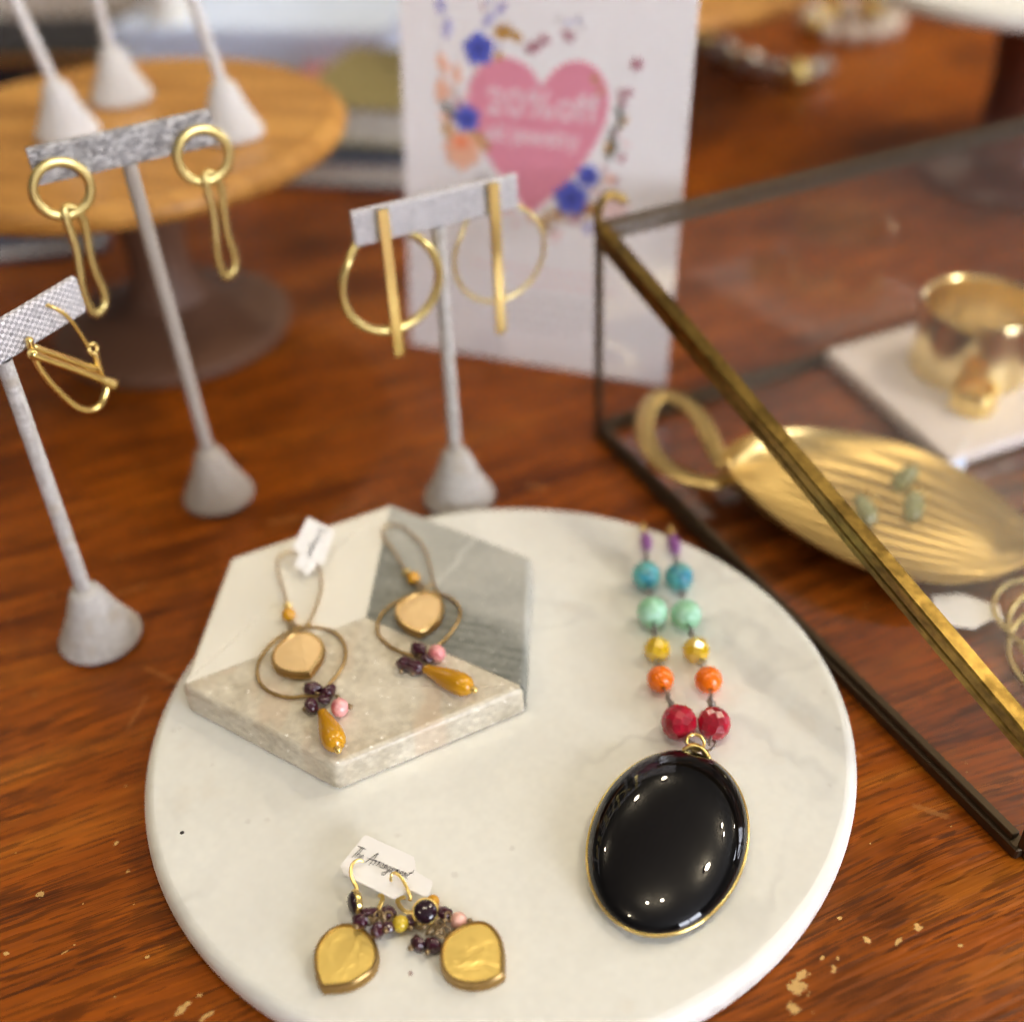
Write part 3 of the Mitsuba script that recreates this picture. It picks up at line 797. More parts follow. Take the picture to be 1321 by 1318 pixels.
# ------------------------------------------------------------------ necklace
oN = np.array([.0578, .2507])
nk = thing('bead_necklace', 'rainbow bead necklace with large black oval pendant on the right of the board', 'necklace')
LB = [((-2.1, 117.0), 2.15, 'm_amethyst_chip'), ((-5.4, 91.6), 5.69, 'm_turquoise'), ((-5.8, 69.7), 5.9, 'm_mint_stone'), ((-6.6, 50.4), 4.85, 'm_citrine_glass'), ((-7.5, 35.4), 4.86, 'm_carnelian'), ((-4.1, 13.3), 6.16, 'm_ruby')]
RB = [((9.2, 114.2), 2.31, 'm_amethyst_chip'), ((7.4, 89.6), 5.67, 'm_turquoise'), ((6.8, 67.4), 5.85, 'm_mint_stone'), ((7.7, 48.9), 4.84, 'm_citrine_glass'), ((9.7, 33.6), 4.99, 'm_carnelian'), ((7.9, 12.4), 5.74, 'm_ruby')]
NM = {'m_amethyst_chip': ('amethyst_bead', 'long rough purple bead'), 'm_turquoise': ('turquoise_bead', 'turquoise blue bead'), 'm_mint_stone': ('mint_bead', 'pale mint green bead'),
      'm_citrine_glass': ('yellow_bead', 'faceted yellow glass bead'), 'm_carnelian': ('orange_bead', 'glossy orange bead'), 'm_ruby': ('red_bead', 'faceted ruby red bead')}
for side, beads in enumerate((LB, RB)):
    cs = [np.array([oN[0] + q[0] / 1000, oN[1] + q[1] / 1000, BT + r / 1000 + .0001]) for q, r, _ in beads]
    for k, (q, r, m_) in enumerate(beads):
        nxt = cs[k + 1] if k + 1 < len(cs) else np.array([oN[0] + .001, oN[1] + .001, BT + .004])
        prv = cs[k - 1] if k else cs[0] + [0, .02, -.004]
        ax = nxt - prv; ax /= np.linalg.norm(ax); r = r / 1000
        nm, lb = NM[m_]
        if m_ == 'm_ruby': me, sm = faceted(r * 1.02, cs[k], ax, 70, 5 + side, .965), False
        elif m_ == 'm_citrine_glass': me, sm = faceted(r * 1.03, cs[k], ax, 34, 9 + side, .94), False
        elif m_ == 'm_amethyst_chip': me, sm = ball(r, cs[k], 4, (1, 1, 3.3), ax, .22, 3 + side), True
        elif m_ == 'm_mint_stone': me, sm = bead_mesh(r, cs[k], ax, 1.06, .14), 30
        else: me, sm = bead_mesh(r, cs[k], ax, 1.0, .17), 30
        part(nk, nm, me, m_, sm, label=lb)
        # wrapped loop between this bead and the next
        if k + 1 < len(cs):
            L = np.linalg.norm(nxt - cs[k]); r2 = beads[k + 1][1] / 1000
            e1 = cs[k] + (nxt - cs[k]) / L * r * (3.2 if m_ == 'm_amethyst_chip' else .97)
            e2 = nxt - (nxt - cs[k]) / L * r2 * .97
            g = e2 - e1; gl = max(np.linalg.norm(g), .0022)
            mid = (e1 + e2) / 2; d = (nxt - cs[k]) / L
            ps = [tube(np.array([e1 - d * .002, mid, e2 + d * .002]), .00035, n=8)]
            R0 = min(.0015, gl * .40)
            ps.append(ring_wire(mid - d * R0 * .75, R0, .00038, np.cross(d, (.3, .2, 1 - .9 * (k % 2))), 22))
            ps.append(ring_wire(mid + d * R0 * .75, R0, .00038, np.cross(d, (-.5, .8, .3 + .6 * (k % 2))), 22))
            if k == 4:
                for s in range(4): ps.append(ring_wire(e2 - d * (.0006 + .0009 * s), .0009, .00036, d, 18))
            part(nk, 'wire_link', join(*ps), 'm_gunmetal', True)
    # the strand goes on over the rim of the board
    top_ = cs[0]; ps = [top_ + [0, .0065, -.0002], top_ + [.0004, .0095, -.0012], top_ + [.0008, .0125, -.0045], top_ + [.001, .0135, -.0095]]
    part(nk, 'chain_end', join(ring_wire(top_ + [0, .0085, .0004], .0016, .0004, (.3, .2, 1)), ring_wire(top_ + [.0006, .0113, -.0010], .0016, .0004, (1, .2, .3)), tube(spline(ps, 20), .0005, n=8)), 'm_gold', True)
    lo = cs[-1]; g = np.array([oN[0] + (-.0013 if side == 0 else .0048), oN[1] + (.0042 if side == 0 else .0032), BT + .0052])
    part(nk, 'wire_link', join(ring_wire(g, .0023, .0004, (.4 if side == 0 else -.5, .25, .8)), tube(np.array([lo, (lo + g) / 2, g]), .0004, n=8)), 'm_gunmetal', True)

# pendant: a domed black oval with a gold band, tilted slightly by its own thickness
PA, PB, PANG = .0242, .0353, -.399
pc = np.array([oN[0] - .01416, oN[1] - .03147, 0])
E1, E2 = np.array([math.cos(PANG), math.sin(PANG), 0]), np.array([-math.sin(PANG), math.cos(PANG), 0])
def oval(ins, z, n=120):
    a = np.arange(n) / n * 2 * PI
    return pc + np.outer(np.cos(a) * (PA - ins), E1) + np.outer(np.sin(a) * (PB - ins), E2) + [0, 0, z]
def oval_solid(layers, n=120):
    V = np.vstack([oval(i_, z, n) for i_, z in layers] + [pc[None] + [0, 0, layers[0][1]], pc[None] + [0, 0, layers[-1][1]]])
    i = np.arange(n); j = (i + 1) % n; F = []
    for k in range(len(layers) - 1):
        F += [np.stack([k * n + i, k * n + j, (k + 1) * n + j], 1), np.stack([k * n + i, (k + 1) * n + j, (k + 1) * n + i], 1)]
    b = (len(layers) - 1) * n
    F += [np.stack([np.full(n, len(V) - 2), j, i], 1), np.stack([np.full(n, len(V) - 1), b + i, b + j], 1)]
    return trimesh.Trimesh(V, np.vstack(F), process=False)
zt = BT + .0038
dome = [(PA * (1 - math.cos(a)), zt + .0082 * math.sin(a)) for a in np.linspace(0, 1.53, 40)]
# insets on an oval: scale towards the middle so the crown stays smooth
def oval_dome():
    n = 120; rows = []
    a = np.arange(n) / n * 2 * PI
    for t in np.concatenate([np.linspace(0, 1.2, 26), np.linspace(1.24, 1.555, 12)]):
        s = math.cos(t) ** .92 if t < PI / 2 else 0
        s = max(s, .004)
        rows.append(pc + np.outer(np.cos(a) * PA * s, E1) + np.outer(np.sin(a) * PB * s, E2) + [0, 0, zt + .0084 * math.sin(t) ** 1.0])
    m = len(rows)
    V = np.vstack(rows + [pc[None] + [0, 0, zt + .0084]]); i = np.arange(n); j = (i + 1) % n; F = []
    for k in range(m - 1):
        F += [np.stack([k * n + i, k * n + j, (k + 1) * n + j], 1), np.stack([k * n + i, (k + 1) * n + j, (k + 1) * n + i], 1)]
    F.append(np.stack([np.full(n, len(V) - 1), (m - 1) * n + i, (m - 1) * n + j], 1))
    return trimesh.Trimesh(V, np.vstack(F), process=False)
pd = part(nk, 'pendant', join(oval_dome(), oval_solid([(.0035, BT + .0002), (.0014, BT + .0008), (.0003, BT + .0024), (0.0, zt)])), 'm_onyx', True, label='large glossy black oval stone')
part(pd, 'gold_band', tube(oval(-.0001, zt, 160), .0006, True, 12), 'm_gold', True)
tp = pc + E2 * PB
bt = tp + [0.0, .0006, zt + .0012]
part(pd, 'bail', join(tube(spline([tp + E1 * -.004 + [0, -.001, zt + .0015], tp + [0, .0016, zt + .0026], tp + E1 * .004 + [0, -.001, zt + .0012]], 24), .0009, n=10),
                      tube(spline([tp + E1 * -.0045 + [0, -.0022, zt + .0026], tp + [0, .0002, zt + .0038], tp + E1 * .0045 + [0, -.0022, zt + .0022]], 24), .0008, n=10),
                      ring_wire(tp + [.0006, .0032, zt + .0022], .0030, .0006, (.1, -.3, 1))), 'm_gold', True)

# ------------------------------------------------------------------ T-bar earring stands
def woven_bar(L, H, D, per, amp):
    """a bar covered in plain weave: L along x, D along y, H along z; threads are real relief"""
    r = .0012
    sec = round_poly([(-D / 2, -H / 2), (D / 2, -H / 2), (D / 2, H / 2), (-D / 2, H / 2)], r, 4)
    ln = LineString(np.vstack([sec, sec[:1]])); per_n = round(ln.length / per / 2) * 2
    nth = per_n * 5
    s = np.arange(nth + 1) / nth
    q = np.array([ln.interpolate(t % 1.0, normalized=True).coords[0] for t in s])
    d = np.roll(q[:-1], -1, 0) - np.roll(q[:-1], 1, 0); d = np.vstack([d, d[:1]])
    nr = np.stack([d[:, 1], -d[:, 0]], 1); nr /= np.linalg.norm(nr, axis=1, keepdims=True)
    per_l = per * 1.3
    nx = int(round(L / per_l)) * 6
    X = np.linspace(-L / 2, L / 2, nx + 1)
    ux = (X + L / 2) / per_l; us = s * per_n
    i, j = np.floor(ux + 1e-6), np.floor(us + 1e-6)
    a = np.abs(np.sin(PI * ux))[None]; b = np.abs(np.sin(PI * us))[:, None]
    par = ((i[None] + j[:, None]) % 2) == 0
    h = np.where(par, np.sqrt(a) * (.5 + .5 * b), np.sqrt(b) * (.5 + .5 * a)) * amp
    # no two threads are quite the same thickness
    rs_ = np.random.RandomState(int(L * 1e5) + nth)
    h = h * (.75 + .5 * rs_.rand(nx + 8)[np.clip(i, 0, nx).astype(int)])[None] * (.75 + .5 * rs_.rand(per_n + 8)[np.clip(j, 0, per_n).astype(int)])[:, None]
    h[-1] = h[0]
    P = np.zeros((nth + 1, nx + 1, 3))
    P[..., 0] = X[None]
    P[..., 1] = q[:, 0][:, None] + nr[:, 0][:, None] * h
    P[..., 2] = q[:, 1][:, None] + nr[:, 1][:, None] * h
    uv = np.stack([np.repeat((ux * .0011 + 1e-5)[None], nth + 1, 0), np.repeat((us * .0011 + 1e-5)[:, None], nx + 1, 1)], -1).reshape(-1, 2)
    c = nx + 1
    k, m = np.meshgrid(np.arange(nth), np.arange(nx), indexing='ij'); A = (k * c + m).ravel()
    F = np.vstack([np.stack([A, A + 1, A + c + 1], 1), np.stack([A, A + c + 1, A + c], 1)])[:, ::-1]
    V = P.reshape(-1, 3)
    for col, fl in ((0, False), (nx, True)):
        ids = np.arange(nth) * c + col
        V = np.vstack([V, [[X[col], 0, 0]]]); uv = np.vstack([uv, [[0, 0]]])
        t = np.stack([np.full(nth, len(V) - 1), ids, ids + c], 1)
        F = np.vstack([F, t[:, ::-1] if fl else t])
    m_ = trimesh.Trimesh(V, F, process=False)
    if m_.volume < 0: m_ = trimesh.Trimesh(V, F[:, ::-1], process=False)
    return m_, uv


BASE_PROF = [(.0, .0004), (.0150, .0004)] + arc((.0143, .0027), .0023, -80, 25, 7) + [(.0105, .0150), (.0066, .0255), (.0058, .0272), (.0040, .0280), (0, .0282)]


def t_stand(label, base, top, ang, barm, barlen=.070, at_z=0.0, scale=1.0, wrap='m_linen_wrap', relief=True):
    t = thing('earring_stand', label, 'jewelry stand', 'T-bar stands for earrings')
    base = np.array([*base, at_z]); top = np.asarray(top, float)
    me, uv = lathe(np.array(BASE_PROF) * [scale, scale], 48, base, uvs=True)
    part(t, 'base', me, wrap, True, uv)
    p0 = base + [0, 0, .026 * scale]
    pp = np.linspace(0, 1, 12)[:, None] * (top - p0) + p0
    d = (top - p0); L = np.linalg.norm(d)
    me, uv = lathe([(.0029 * scale, 0), (.0029 * scale, L * .5), (.0029 * scale, L)], 20, p0, d, uvs=True)
    part(t, 'pole', me, wrap, True, uv)
    if relief: me, uv = woven_bar(barlen, .0139, .0030, .00122, .00030)
    else: me, uv = woven_bar(barlen, .0139, .0030, .0024, .0002)
    part(t, 'bar', move(me, top + [0, 0, .0064], rotz(math.radians(ang))), barm, True, uv)
    return t


S1 = dict(c=np.array([-.1701, .3426, .131]), a=61.48)
S2 = dict(c=np.array([-.1404, .4337, .1635]), a=28.69)
S3 = dict(c=np.array([-.0229, .4239, .1355]), a=24.95)
t_stand('linen T-bar earring stand nearest the left edge, gold wire hoop hanging from its bar', (-.1707, .3414), S1['c'], S1['a'], 'm_linen', .0766)
t_stand('T-bar earring stand with salt and pepper grey bar and two ring drop earrings', (-.1382, .4346), S2['c'], S2['a'], 'm_salt_pepper_linen', wrap='m_taupe_wrap')
t_stand('linen T-bar stand in front of the pink heart sign, two gold stick earrings on it', (-.0241, .4226), S3['c'], S3['a'], 'm_linen')


def on_bar(S, x, z, off):
    a = math.radians(S['a']); e = np.array([math.cos(a), math.sin(a), 0]); n = np.array([math.sin(a), -math.cos(a), 0])
    return S['c'] + e * x / 1000 + n * off / 1000 + [0, 0, z / 1000]


# wire hoop with a folded bar, on the near stand
t = thing('hoop_earring', 'gold wire hoop earring with slanted double bar on the nearest stand', 'earring')
B1 = lambda x, z, off=4.0: on_bar(S1, x, z, off)
part(t, 'ear_wire', tube(spline([B1(22.9, 9.7, -.5), B1(23.6, 9.0, 3.2), B1(25.6, 6.5, 4.2), B1(28.9, .2, 4.4), B1(31.0, -6.1, 4.2), B1(32.8, -12.4, 4)], 50), .0007, n=10), 'm_gold', True)
part(t, 'loop', ring_wire(B1(34.2, -13.0), .0018, .0008, B1(34.2, -13, 5) - B1(34.2, -13, 4) + [0, 0, .0002]), 'm_gold', True)
part(t, 'stem', tube(np.array([B1(34.6, -15.0), B1(34.4, -20), B1(34.2, -25.8)]), .0012, n=10), 'm_gold', True)
part(t, 'bar', tube(spline([B1(9.4, 1.0), B1(20, -8.8), B1(33.0, -21.4)], 20), .0014, n=12), 'm_gold', True)
part(t, 'bar', tube(spline([B1(6.9, .3, 6.0), B1(9.3, -2.2, 6), B1(20, -12.4, 6), B1(33.1, -25.4, 6), B1(36.9, -29.4, 6)], 40), np.concatenate([np.linspace(.0020, .0014, 8), np.full(24, .0014), np.linspace(.0014, .0024, 8)]), n=12), 'm_gold', True)
part(t, 'hoop', tube(spline([B1(9.7, 4.0), B1(9.4, -5.3), B1(10.9, -11.6), B1(13.7, -18.8), B1(17.6, -26.6), B1(23.6, -33.4), B1(29.4, -34.8), B1(33.9, -31.8), B1(36.0, -28.8)], 70), .0013, n=12), 'm_gold', True)


def ring_drop(label, S, xc, zc):
    t = thing('ring_drop_earring', label, 'earring', 'ring drop earrings on the salt and pepper stand')
    c = on_bar(S, xc, zc, 4.6); nrm = on_bar(S, xc, zc, 5.6) - c
    M = frame(nrm, [0, 0, 1])
    a = np.arange(64) / 64 * 2 * PI
    p = np.stack([np.cos(a) * .0103, np.sin(a) * .0103, 0 * a], 1) @ M.T + c
    part(t, 'ring', tube(p, .0019, True, 12, .55, updir=nrm / np.linalg.norm(nrm)), 'm_matte_gold', True)
    # long closed loop hanging through the ring, turned almost edge on
    loop = [(.2, -9.4, 5.2), (-1.6, -22, 6.4), (-3.2, -38, 7.0), (-3.4, -48, 6.4), (-.6, -54.5, 4.8), (2.4, -53.5, 3.4), (3.6, -40, 3.0), (4.3, -22, 3.2), (2.6, -11.2, 4.2)]
    part(t, 'drop_loop', tube(spline([on_bar(S, xc + a_, zc + 2.6 + b_, c_) for a_, b_, c_ in loop], 80, True), .0014, True, 10, 1.2), 'm_matte_gold', True)
ring_drop('gold ring earring with long loop at the left end of the salt and pepper bar', S2, -27.3, -2.6)
ring_drop('gold ring earring with long loop at the right end of the salt and pepper bar', S2, 28.0, -2.4)


def stick_hoop(label, x, zlow, xc, wire):
    t = thing('stick_earring', label, 'earring', 'gold stick and hoop earrings in front of the sign')
    b = bar_box(on_bar(S3, x, zlow, 5.2), on_bar(S3, x + .6, 13.4, 4.4), .0042, .0016, up=on_bar(S3, 0, 0, 1) - on_bar(S3, 0, 0, 0))
    part(t, 'stick', b, 'm_gold', 30)
    c = on_bar(S3, xc, -18, 2.5); nrm = on_bar(S3, xc, -18, 3.5) - c
    M = frame(nrm, [0, 0, 1]); a = np.arange(90) / 90 * 2 * PI
    p = np.stack([np.cos(a) * .0205, np.sin(a) * .0205, 0 * a], 1) @ M.T + c
    p += np.outer(np.where(np.cos(a) > .6, -.006 * (np.cos(a) - .6) / .4, 0), nrm / np.linalg.norm(nrm))
    part(t, 'hoop', tube(p, wire, True, 12, 1.1), 'm_matte_gold', True)
stick_hoop('gold stick and hoop earring at the left end of the bar before the sign', -24.3, -49.0, -23.0, .0016)
stick_hoop('gold stick and hoop earring at the right end of the bar before the sign', 22.4, -52.0, 25.0, .0007)

# ------------------------------------------------------------------ sign with the pink heart
SB = np.array([-.0524, .5717, 0]); SE = np.array([.914, -.4055, 0]); SE /= np.linalg.norm(SE)
lean = math.radians(8.59)
SBK = np.array([-SE[1], SE[0], 0]); SU = math.cos(lean) * np.array([0, 0, 1]) + math.sin(lean) * SBK
SN = np.cross(SE, SU)
MS = np.column_stack([SE, SU, SN])
sg = thing('heart_sale_sign', 'white card sign with pink heart and painted flowers standing behind the stands', 'sign')
card = sheet(Polygon([(0, 0), (.1497, 0), (.1497, .212), (0, .212)]), .0012, SB + [0, 0, .0005] - SN * .0012, MS)
part(sg, 'card', card, 'm_sign_paper', False)
foot = bar_box(SB + SE * .075 + SU * .12 - SN * .006, SB + SE * .075 + SBK * .075 + [0, 0, .0012], .0015, .03, up=SE)
part(sg, 'back_prop', foot, 'm_sign_paper', False)


def prnt(name, poly, m_, lvl=1, label=None):
    part(sg, name, sheet(affinity.scale(poly, .001, .001, origin=(0, 0)), .0001, SB + SN * (.00025 * lvl), MS), m_, False, label=label)


def blob(cx, cy, rx, ry, ang=0, petals=0, amp=0.0, ph=0.0):
    a = np.linspace(0, 2 * PI, 48, endpoint=False)
    r = 1 + amp * np.cos(petals * a + ph)
    return affinity.translate(affinity.rotate(Polygon(np.stack([np.cos(a) * r * rx, np.sin(a) * r * ry], 1)), ang, origin=(0, 0)), cx, cy)
rs = random.Random(4)
h = spline([(75.5, 144.5), (70.0, 153.0), (58.0, 157.5), (45.0, 153.5), (37.0, 142.0), (37.0, 129.0), (44.0, 115.0), (53.0, 102.5), (64.0, 90.5), (71.0, 82.0)], 50)[:, :2]
h2 = spline([(71.0, 82.0), (82.0, 92.5), (95.0, 106.0), (105.0, 121.5), (110.3, 137.0), (108.5, 149.5), (101.0, 157.0), (91.0, 158.0), (82.0, 153.0), (75.5, 144.5)], 50)[:, :2]
prnt('heart', Polygon(np.vstack([h, h2[1:-1]])), 'm_print_pink', 1, 'pink printed heart')


def words(text, x, y, hgt, lvl, m_, bold=True, ang=0, nm='lettering'):
    me = meshkit.text_mesh(text, hgt / 1000, .0001, bold)
    part(sg, nm, move(me, SB + SE * x / 1000 + SU * y / 1000 + SN * (.00025 * lvl), MS), m_, False, label='sale lettering')
words('20%off', 46.0, 131.0, 12.0, 2, 'm_print_white')
words('all jewelry', 46.0, 118.0, 7.6, 2, 'm_print_white')
for cx, cy, r in ((43.0, 160.5, 7.6), (36.5, 127.5, 6.6), (101.8, 105.5, 5.4), (93.5, 93.5, 8.6)):
    prnt('blue_flower', blob(cx, cy, r, r * .95, 12, 5, .10, cx), 'm_print_blue', 3, 'blue painted flower')
    prnt('flower_eye', blob(cx, cy, r * .35, r * .35), 'm_print_navy', 4)
prnt('peach_flower', blob(34.0, 112.0, 10.0, 9.0, 20, 7, .10), 'm_print_peach', 3, 'peach painted flower')
prnt('peach_flower', blob(33.0, 115.5, 4.6, 3.6, 0, 5, .15), 'm_print_coral', 4)
prnt('blush_flower', blob(116.0, 92.0, 7.0, 8.0, 0, 6, .12), 'm_print_blush', 2)
for cx, cy, rx, ry, an, m_ in ((23.5, 152.5, 2.6, 5.2, 20, 'm_print_peach'), (22.5, 140.0, 3.0, 6.5, -8, 'm_print_peach'), (31, 148, 2.2, 5.0, 10, 'm_print_peach'), (26.0, 130.5, 1.8, 6.5, 38, 'm_print_green'), (31.5, 134, 2.4, 3.0, 10, 'm_print_mauve'),
                              (26.0, 121.0, 3.2, 4.5, 30, 'm_print_ochre'), (43.6, 117.0, 3.0, 6.0, 50, 'm_print_ochre'), (55.6, 169.2, 4.4, 3.6, 15, 'm_print_ochre'), (62.5, 167.5, 3.4, 2.2, -30, 'm_print_ochre'), (71.5, 163.0, 4.4, 2.6, 20, 'm_print_mauve'),
                              (77, 167, 3.0, 2.0, -30, 'm_print_mauve'), (89.4, 169.0, 2.8, 2.4, 0, 'm_print_mauve'), (123.2, 158.9, 3.0, 2.8, 0, 'm_print_mauve'), (26.0, 169.0, 2.2, 5.0, -10, 'm_print_lilac'), (22.5, 179.0, 2.4, 4.0, 10, 'm_print_lilac'),
                              (48.0, 174.0, 2.0, 4.0, -40, 'm_print_lilac'), (54.5, 179.5, 3.4, 2.0, 40, 'm_print_lilac'), (45.6, 99, 4, 2.2, 20, 'm_print_grey'), (104.0, 89.0, 6.0, 2.4, 35, 'm_print_ochre'), (86.0, 84.0, 5.0, 2.2, -20, 'm_print_ochre'), (80.0, 79.0, 3.0, 5.0, 20, 'm_print_ochre'),
                              (96.0, 83.0, 4.0, 2.0, 10, 'm_print_mauve'), (86, 74, 2.6, 4.0, -30, 'm_print_blush'), (103.0, 79.5, 2.4, 3.2, 0, 'm_print_lilac'), (58, 84, 5, 3, 10, 'm_print_blush'), (120, 146, 2.0, 2.2, 0, 'm_print_mauve')):
    prnt('leaf', blob(cx, cy, rx, ry, an), m_, 2)
for k in range(46):     # small petals and leaves of the wreath on both sides
    a_ = rs.uniform(.62, 1.50) * PI if k % 2 else rs.uniform(-.42, .22) * PI
    q = (72 + (44 + rs.uniform(-5, 6)) * math.cos(a_) * .98, 124 + (43 + rs.uniform(-6, 6)) * math.sin(a_))
    prnt('leaf', blob(q[0], q[1], rs.uniform(.9, 2.2), rs.uniform(1.6, 3.6), rs.uniform(0, 180)), rs.choice(['m_print_peach', 'm_print_blush', 'm_print_ochre', 'm_print_mauve', 'm_print_grey', 'm_print_blush']), 2)
for k in range(16):     # dark spray of leaves right of the heart
    u = k / 15
    prnt('leaf', blob(112.0 + 6.0 * u + rs.uniform(-2.4, 2.4), 116 + 30 * u, 1.0, 2.6 - 1.0 * u, -35 if k % 2 else 40), 'm_print_green' if k < 12 else 'm_print_mauve', 2)
for k in range(14):     # fine sprigs over the top
    prnt('leaf', blob(rs.uniform(45, 100), rs.uniform(160, 182), .8, 1.8, rs.uniform(0, 180)), rs.choice(['m_print_grey', 'm_print_mauve', 'm_print_lilac']), 2)
for y0, x0, x1, m_ in ((53, 40, 112, 'm_print_blush'), (46.5, 62, 120, 'm_print_blush'), (38.0, 52, 105, 'm_print_grey'), (32.5, 55, 108, 'm_print_grey'), (27.0, 52, 108, 'm_print_grey'), (21.5, 60, 100, 'm_print_grey')):
    xs = np.arange(x0, x1, 4.2)
    prnt('small_print', unary_union([Polygon([(x, y0), (x + 3.0, y0), (x + 3.0, y0 + 1.3), (x, y0 + 1.3)]) for x in xs]), m_, 2)

# ------------------------------------------------------------------ glass display case
CA = np.array([.0453, .4708, 0.0]); ang = -1.1567
DV = np.array([math.cos(ang), math.sin(ang), 0]); DN = np.array([-math.sin(ang), math.cos(ang), 0])
CL, CW, H1, H2 = .279, .40, .108, .043
Z = np.array([0, 0, 1.0])
cb = [CA, CA + DV * CL, CA + DV * CL + DN * CW, CA + DN * CW]
ct = [CA + Z * H1, CA + DV * CL + Z * H2, CA + DV * CL + DN * CW + Z * H2, CA + DN * CW + Z * H1]
case = thing('glass_display_case', 'brass framed glass display case with sloping lid right of the board', 'display case')
for k in range(4):
    p, q = cb[k], cb[(k + 1) % 4]
    d = (q - p) / np.linalg.norm(q - p)
    part(case, 'base_bar', join(bar_box(p + Z * .0026, q + Z * .0026, .0058, .0050), bar_box(p + Z * .0064 + d * .004, q + Z * .0064 - d * .004, .0030, .0026)), 'm_frame_bronze', False)
for k in range(4):
    part(case, 'post', bar_box(cb[k] + Z * .0052, ct[k] - Z * .0035, .0032, .0032, up=DV), 'm_frame_bronze' , False)
for k in range(4):
    p, q = ct[k], ct[(k + 1) % 4]
    d = (q - p) / np.linalg.norm(q - p)
    part(case, 'top_bar', bar_box(p - Z * .0030, q - Z * .0030, .0050, .0032), 'm_frame_bronze' if k else 'm_aged_brass', False)
lid = thing('case_lid', 'brass framed sloping glass lid resting on the display case', 'lid')
for k in range(4):
    p, q = ct[k], ct[(k + 1) % 4]
    part(lid, 'frame_bar', bar_box(p + Z * .0024, q + Z * .0024, .0062 if k != 3 else .0036, .0052 if k != 3 else .0032), 'm_aged_brass' if k != 3 else 'm_frame_bronze', False)
part(lid, 'pane', rect_mesh((ct[0] + ct[2]) / 2 + Z * .0024, (ct[1] - ct[0]) / 2, (ct[3] - ct[0]) / 2), 'm_glass', False)
part(lid, 'hook', tube(spline([ct[0] + Z * .004, ct[0] + Z * .011, ct[0] + Z * .0155 + DN * .004, ct[0] + Z * .0135 + DN * .010, ct[0] + Z * .011 + DN * .013], 30), .0019, n=10), 'm_aged_brass', True)
for k in (1, 2, 3):        # the long near side is open
    p, q, p2, q2 = cb[k] + Z * .0075, cb[(k + 1) % 4] + Z * .0075, ct[k] - Z * .0045, ct[(k + 1) % 4] - Z * .0045
    part(case, 'pane', trimesh.Trimesh([p, q, q2, p2], [[0, 1, 2], [0, 2, 3]], process=False), 'm_glass', False)

part(case, 'floor_pane', rect_mesh((cb[0] + cb[2]) / 2 + Z * .0009, (cb[1] - cb[0]) / 2, (cb[3] - cb[0]) / 2), 'm_glass', False)

# leaf tray in the case
tray = thing('leaf_tray', 'ribbed brass leaf tray with twisted loop handle inside the glass case', 'tray')
J = np.array([.0965, .4170]); TIP = np.array([.2180, .3480])
axd = (TIP - J) / np.linalg.norm(TIP - J); axn = np.array([-axd[1], axd[0]]); LL = np.linalg.norm(TIP - J)
us = np.linspace(0, 1, 70); vs_ = np.linspace(-1, 1, 61)
wl = lambda u: .049 * np.clip(np.sin(PI * np.clip(u, 0, 1) ** .78), 0, None) ** .70
wr = lambda u: .043 * np.clip(np.sin(PI * np.clip(u, 0, 1) ** .95), 0, None) ** .72
G = []
for u in us:
    for v in vs_:
        w_ = (wl(u) if v > 0 else wr(u)) * abs(v) * (1 if v > 0 else -1)
        c = J + axd * (u * LL + .010 * abs(v) ** 2 * math.sin(PI * u)) + axn * w_
        rim_ = abs(v) ** 4
        # ribs follow the outline, fanning out from the handle
        z = .0055 + .012 * rim_ * (1 - .5 * u) + .006 * (1 - u) ** 3 + .0009 * math.cos(v * 11.5 * PI + 2.5 * u) * (1 - rim_) * min(1, u * 6) + .007 * max(0, u - .85) / .15
        G.append([c[0], c[1], z])
G = np.array(G); nu, nv = len(us), len(vs_)
k, m_ = np.meshgrid(np.arange(nu - 1), np.arange(nv - 1), indexing='ij'); A = (k * nv + m_).ravel()
F = np.vstack([np.stack([A, A + nv, A + nv + 1], 1), np.stack([A, A + nv + 1, A + 1], 1)])
under = G - [0, 0, .0014]
V = np.vstack([G, under]); nG = len(G)
edge = [i_ * nv for i_ in range(nu)] + [(nu - 1) * nv + i_ for i_ in range(1, nv)] + [i_ * nv + nv - 1 for i_ in range(nu - 2, -1, -1)] + [i_ for i_ in range(nv - 2, 0, -1)]
ea = np.array(edge); eb = np.roll(ea, -1)
F = np.vstack([F, F[:, ::-1] + nG, np.stack([ea, ea + nG, eb + nG], 1), np.stack([ea, eb + nG, eb], 1)])
part(tray, 'dish', trimesh.Trimesh(V, F, process=False), 'm_leaf_gold', 40)
part(tray, 'foot', lathe([(.014, .0012), (.015, .0018), (.012, .0040)], 30, (*(J + axd * .065), 0)), 'm_leaf_gold', 30)
hp = spline([(.0985, .4185, .014), (.0940, .4380, .018), (.0878, .4590, .021), (.0765, .4690, .022), (.0670, .4560, .021), (.0645, .4365, .019), (.0690, .4200, .017), (.0800, .4095, .015), (.0920, .4080, .013), (.0990, .4130, .012)], 70)
part(tray, 'handle', tube(hp, .0046, n=12, flat=.4, updir=(0, 0, 1)), 'm_leaf_gold', True)
for k, (x, y, a) in enumerate(((.176, .404, .3), (.174, .384, 1.2), (.1525, .383, 2.2))):
    key = thing('green_stone_earring', ('green stone earring upright on the leaf tray, farthest of three', 'green stone earring at the middle of the leaf tray', 'green stone earring on the leaf tray beside the lid bar')[k], 'earring', 'green earrings on the leaf tray')
    c = np.array([x, y, .0105])
    part(key, 'stone', ball(.0042, c + [0, 0, .002], 3, (1, .6, 1.7), (math.cos(a), math.sin(a), .8), .2, k), 'm_green_stone', True)
    part(key, 'hook', ring_wire(c + [.004, .004, .005], .004, .0005, (math.sin(a), .3, .4), 30, 0, 250), 'm_gold', True)

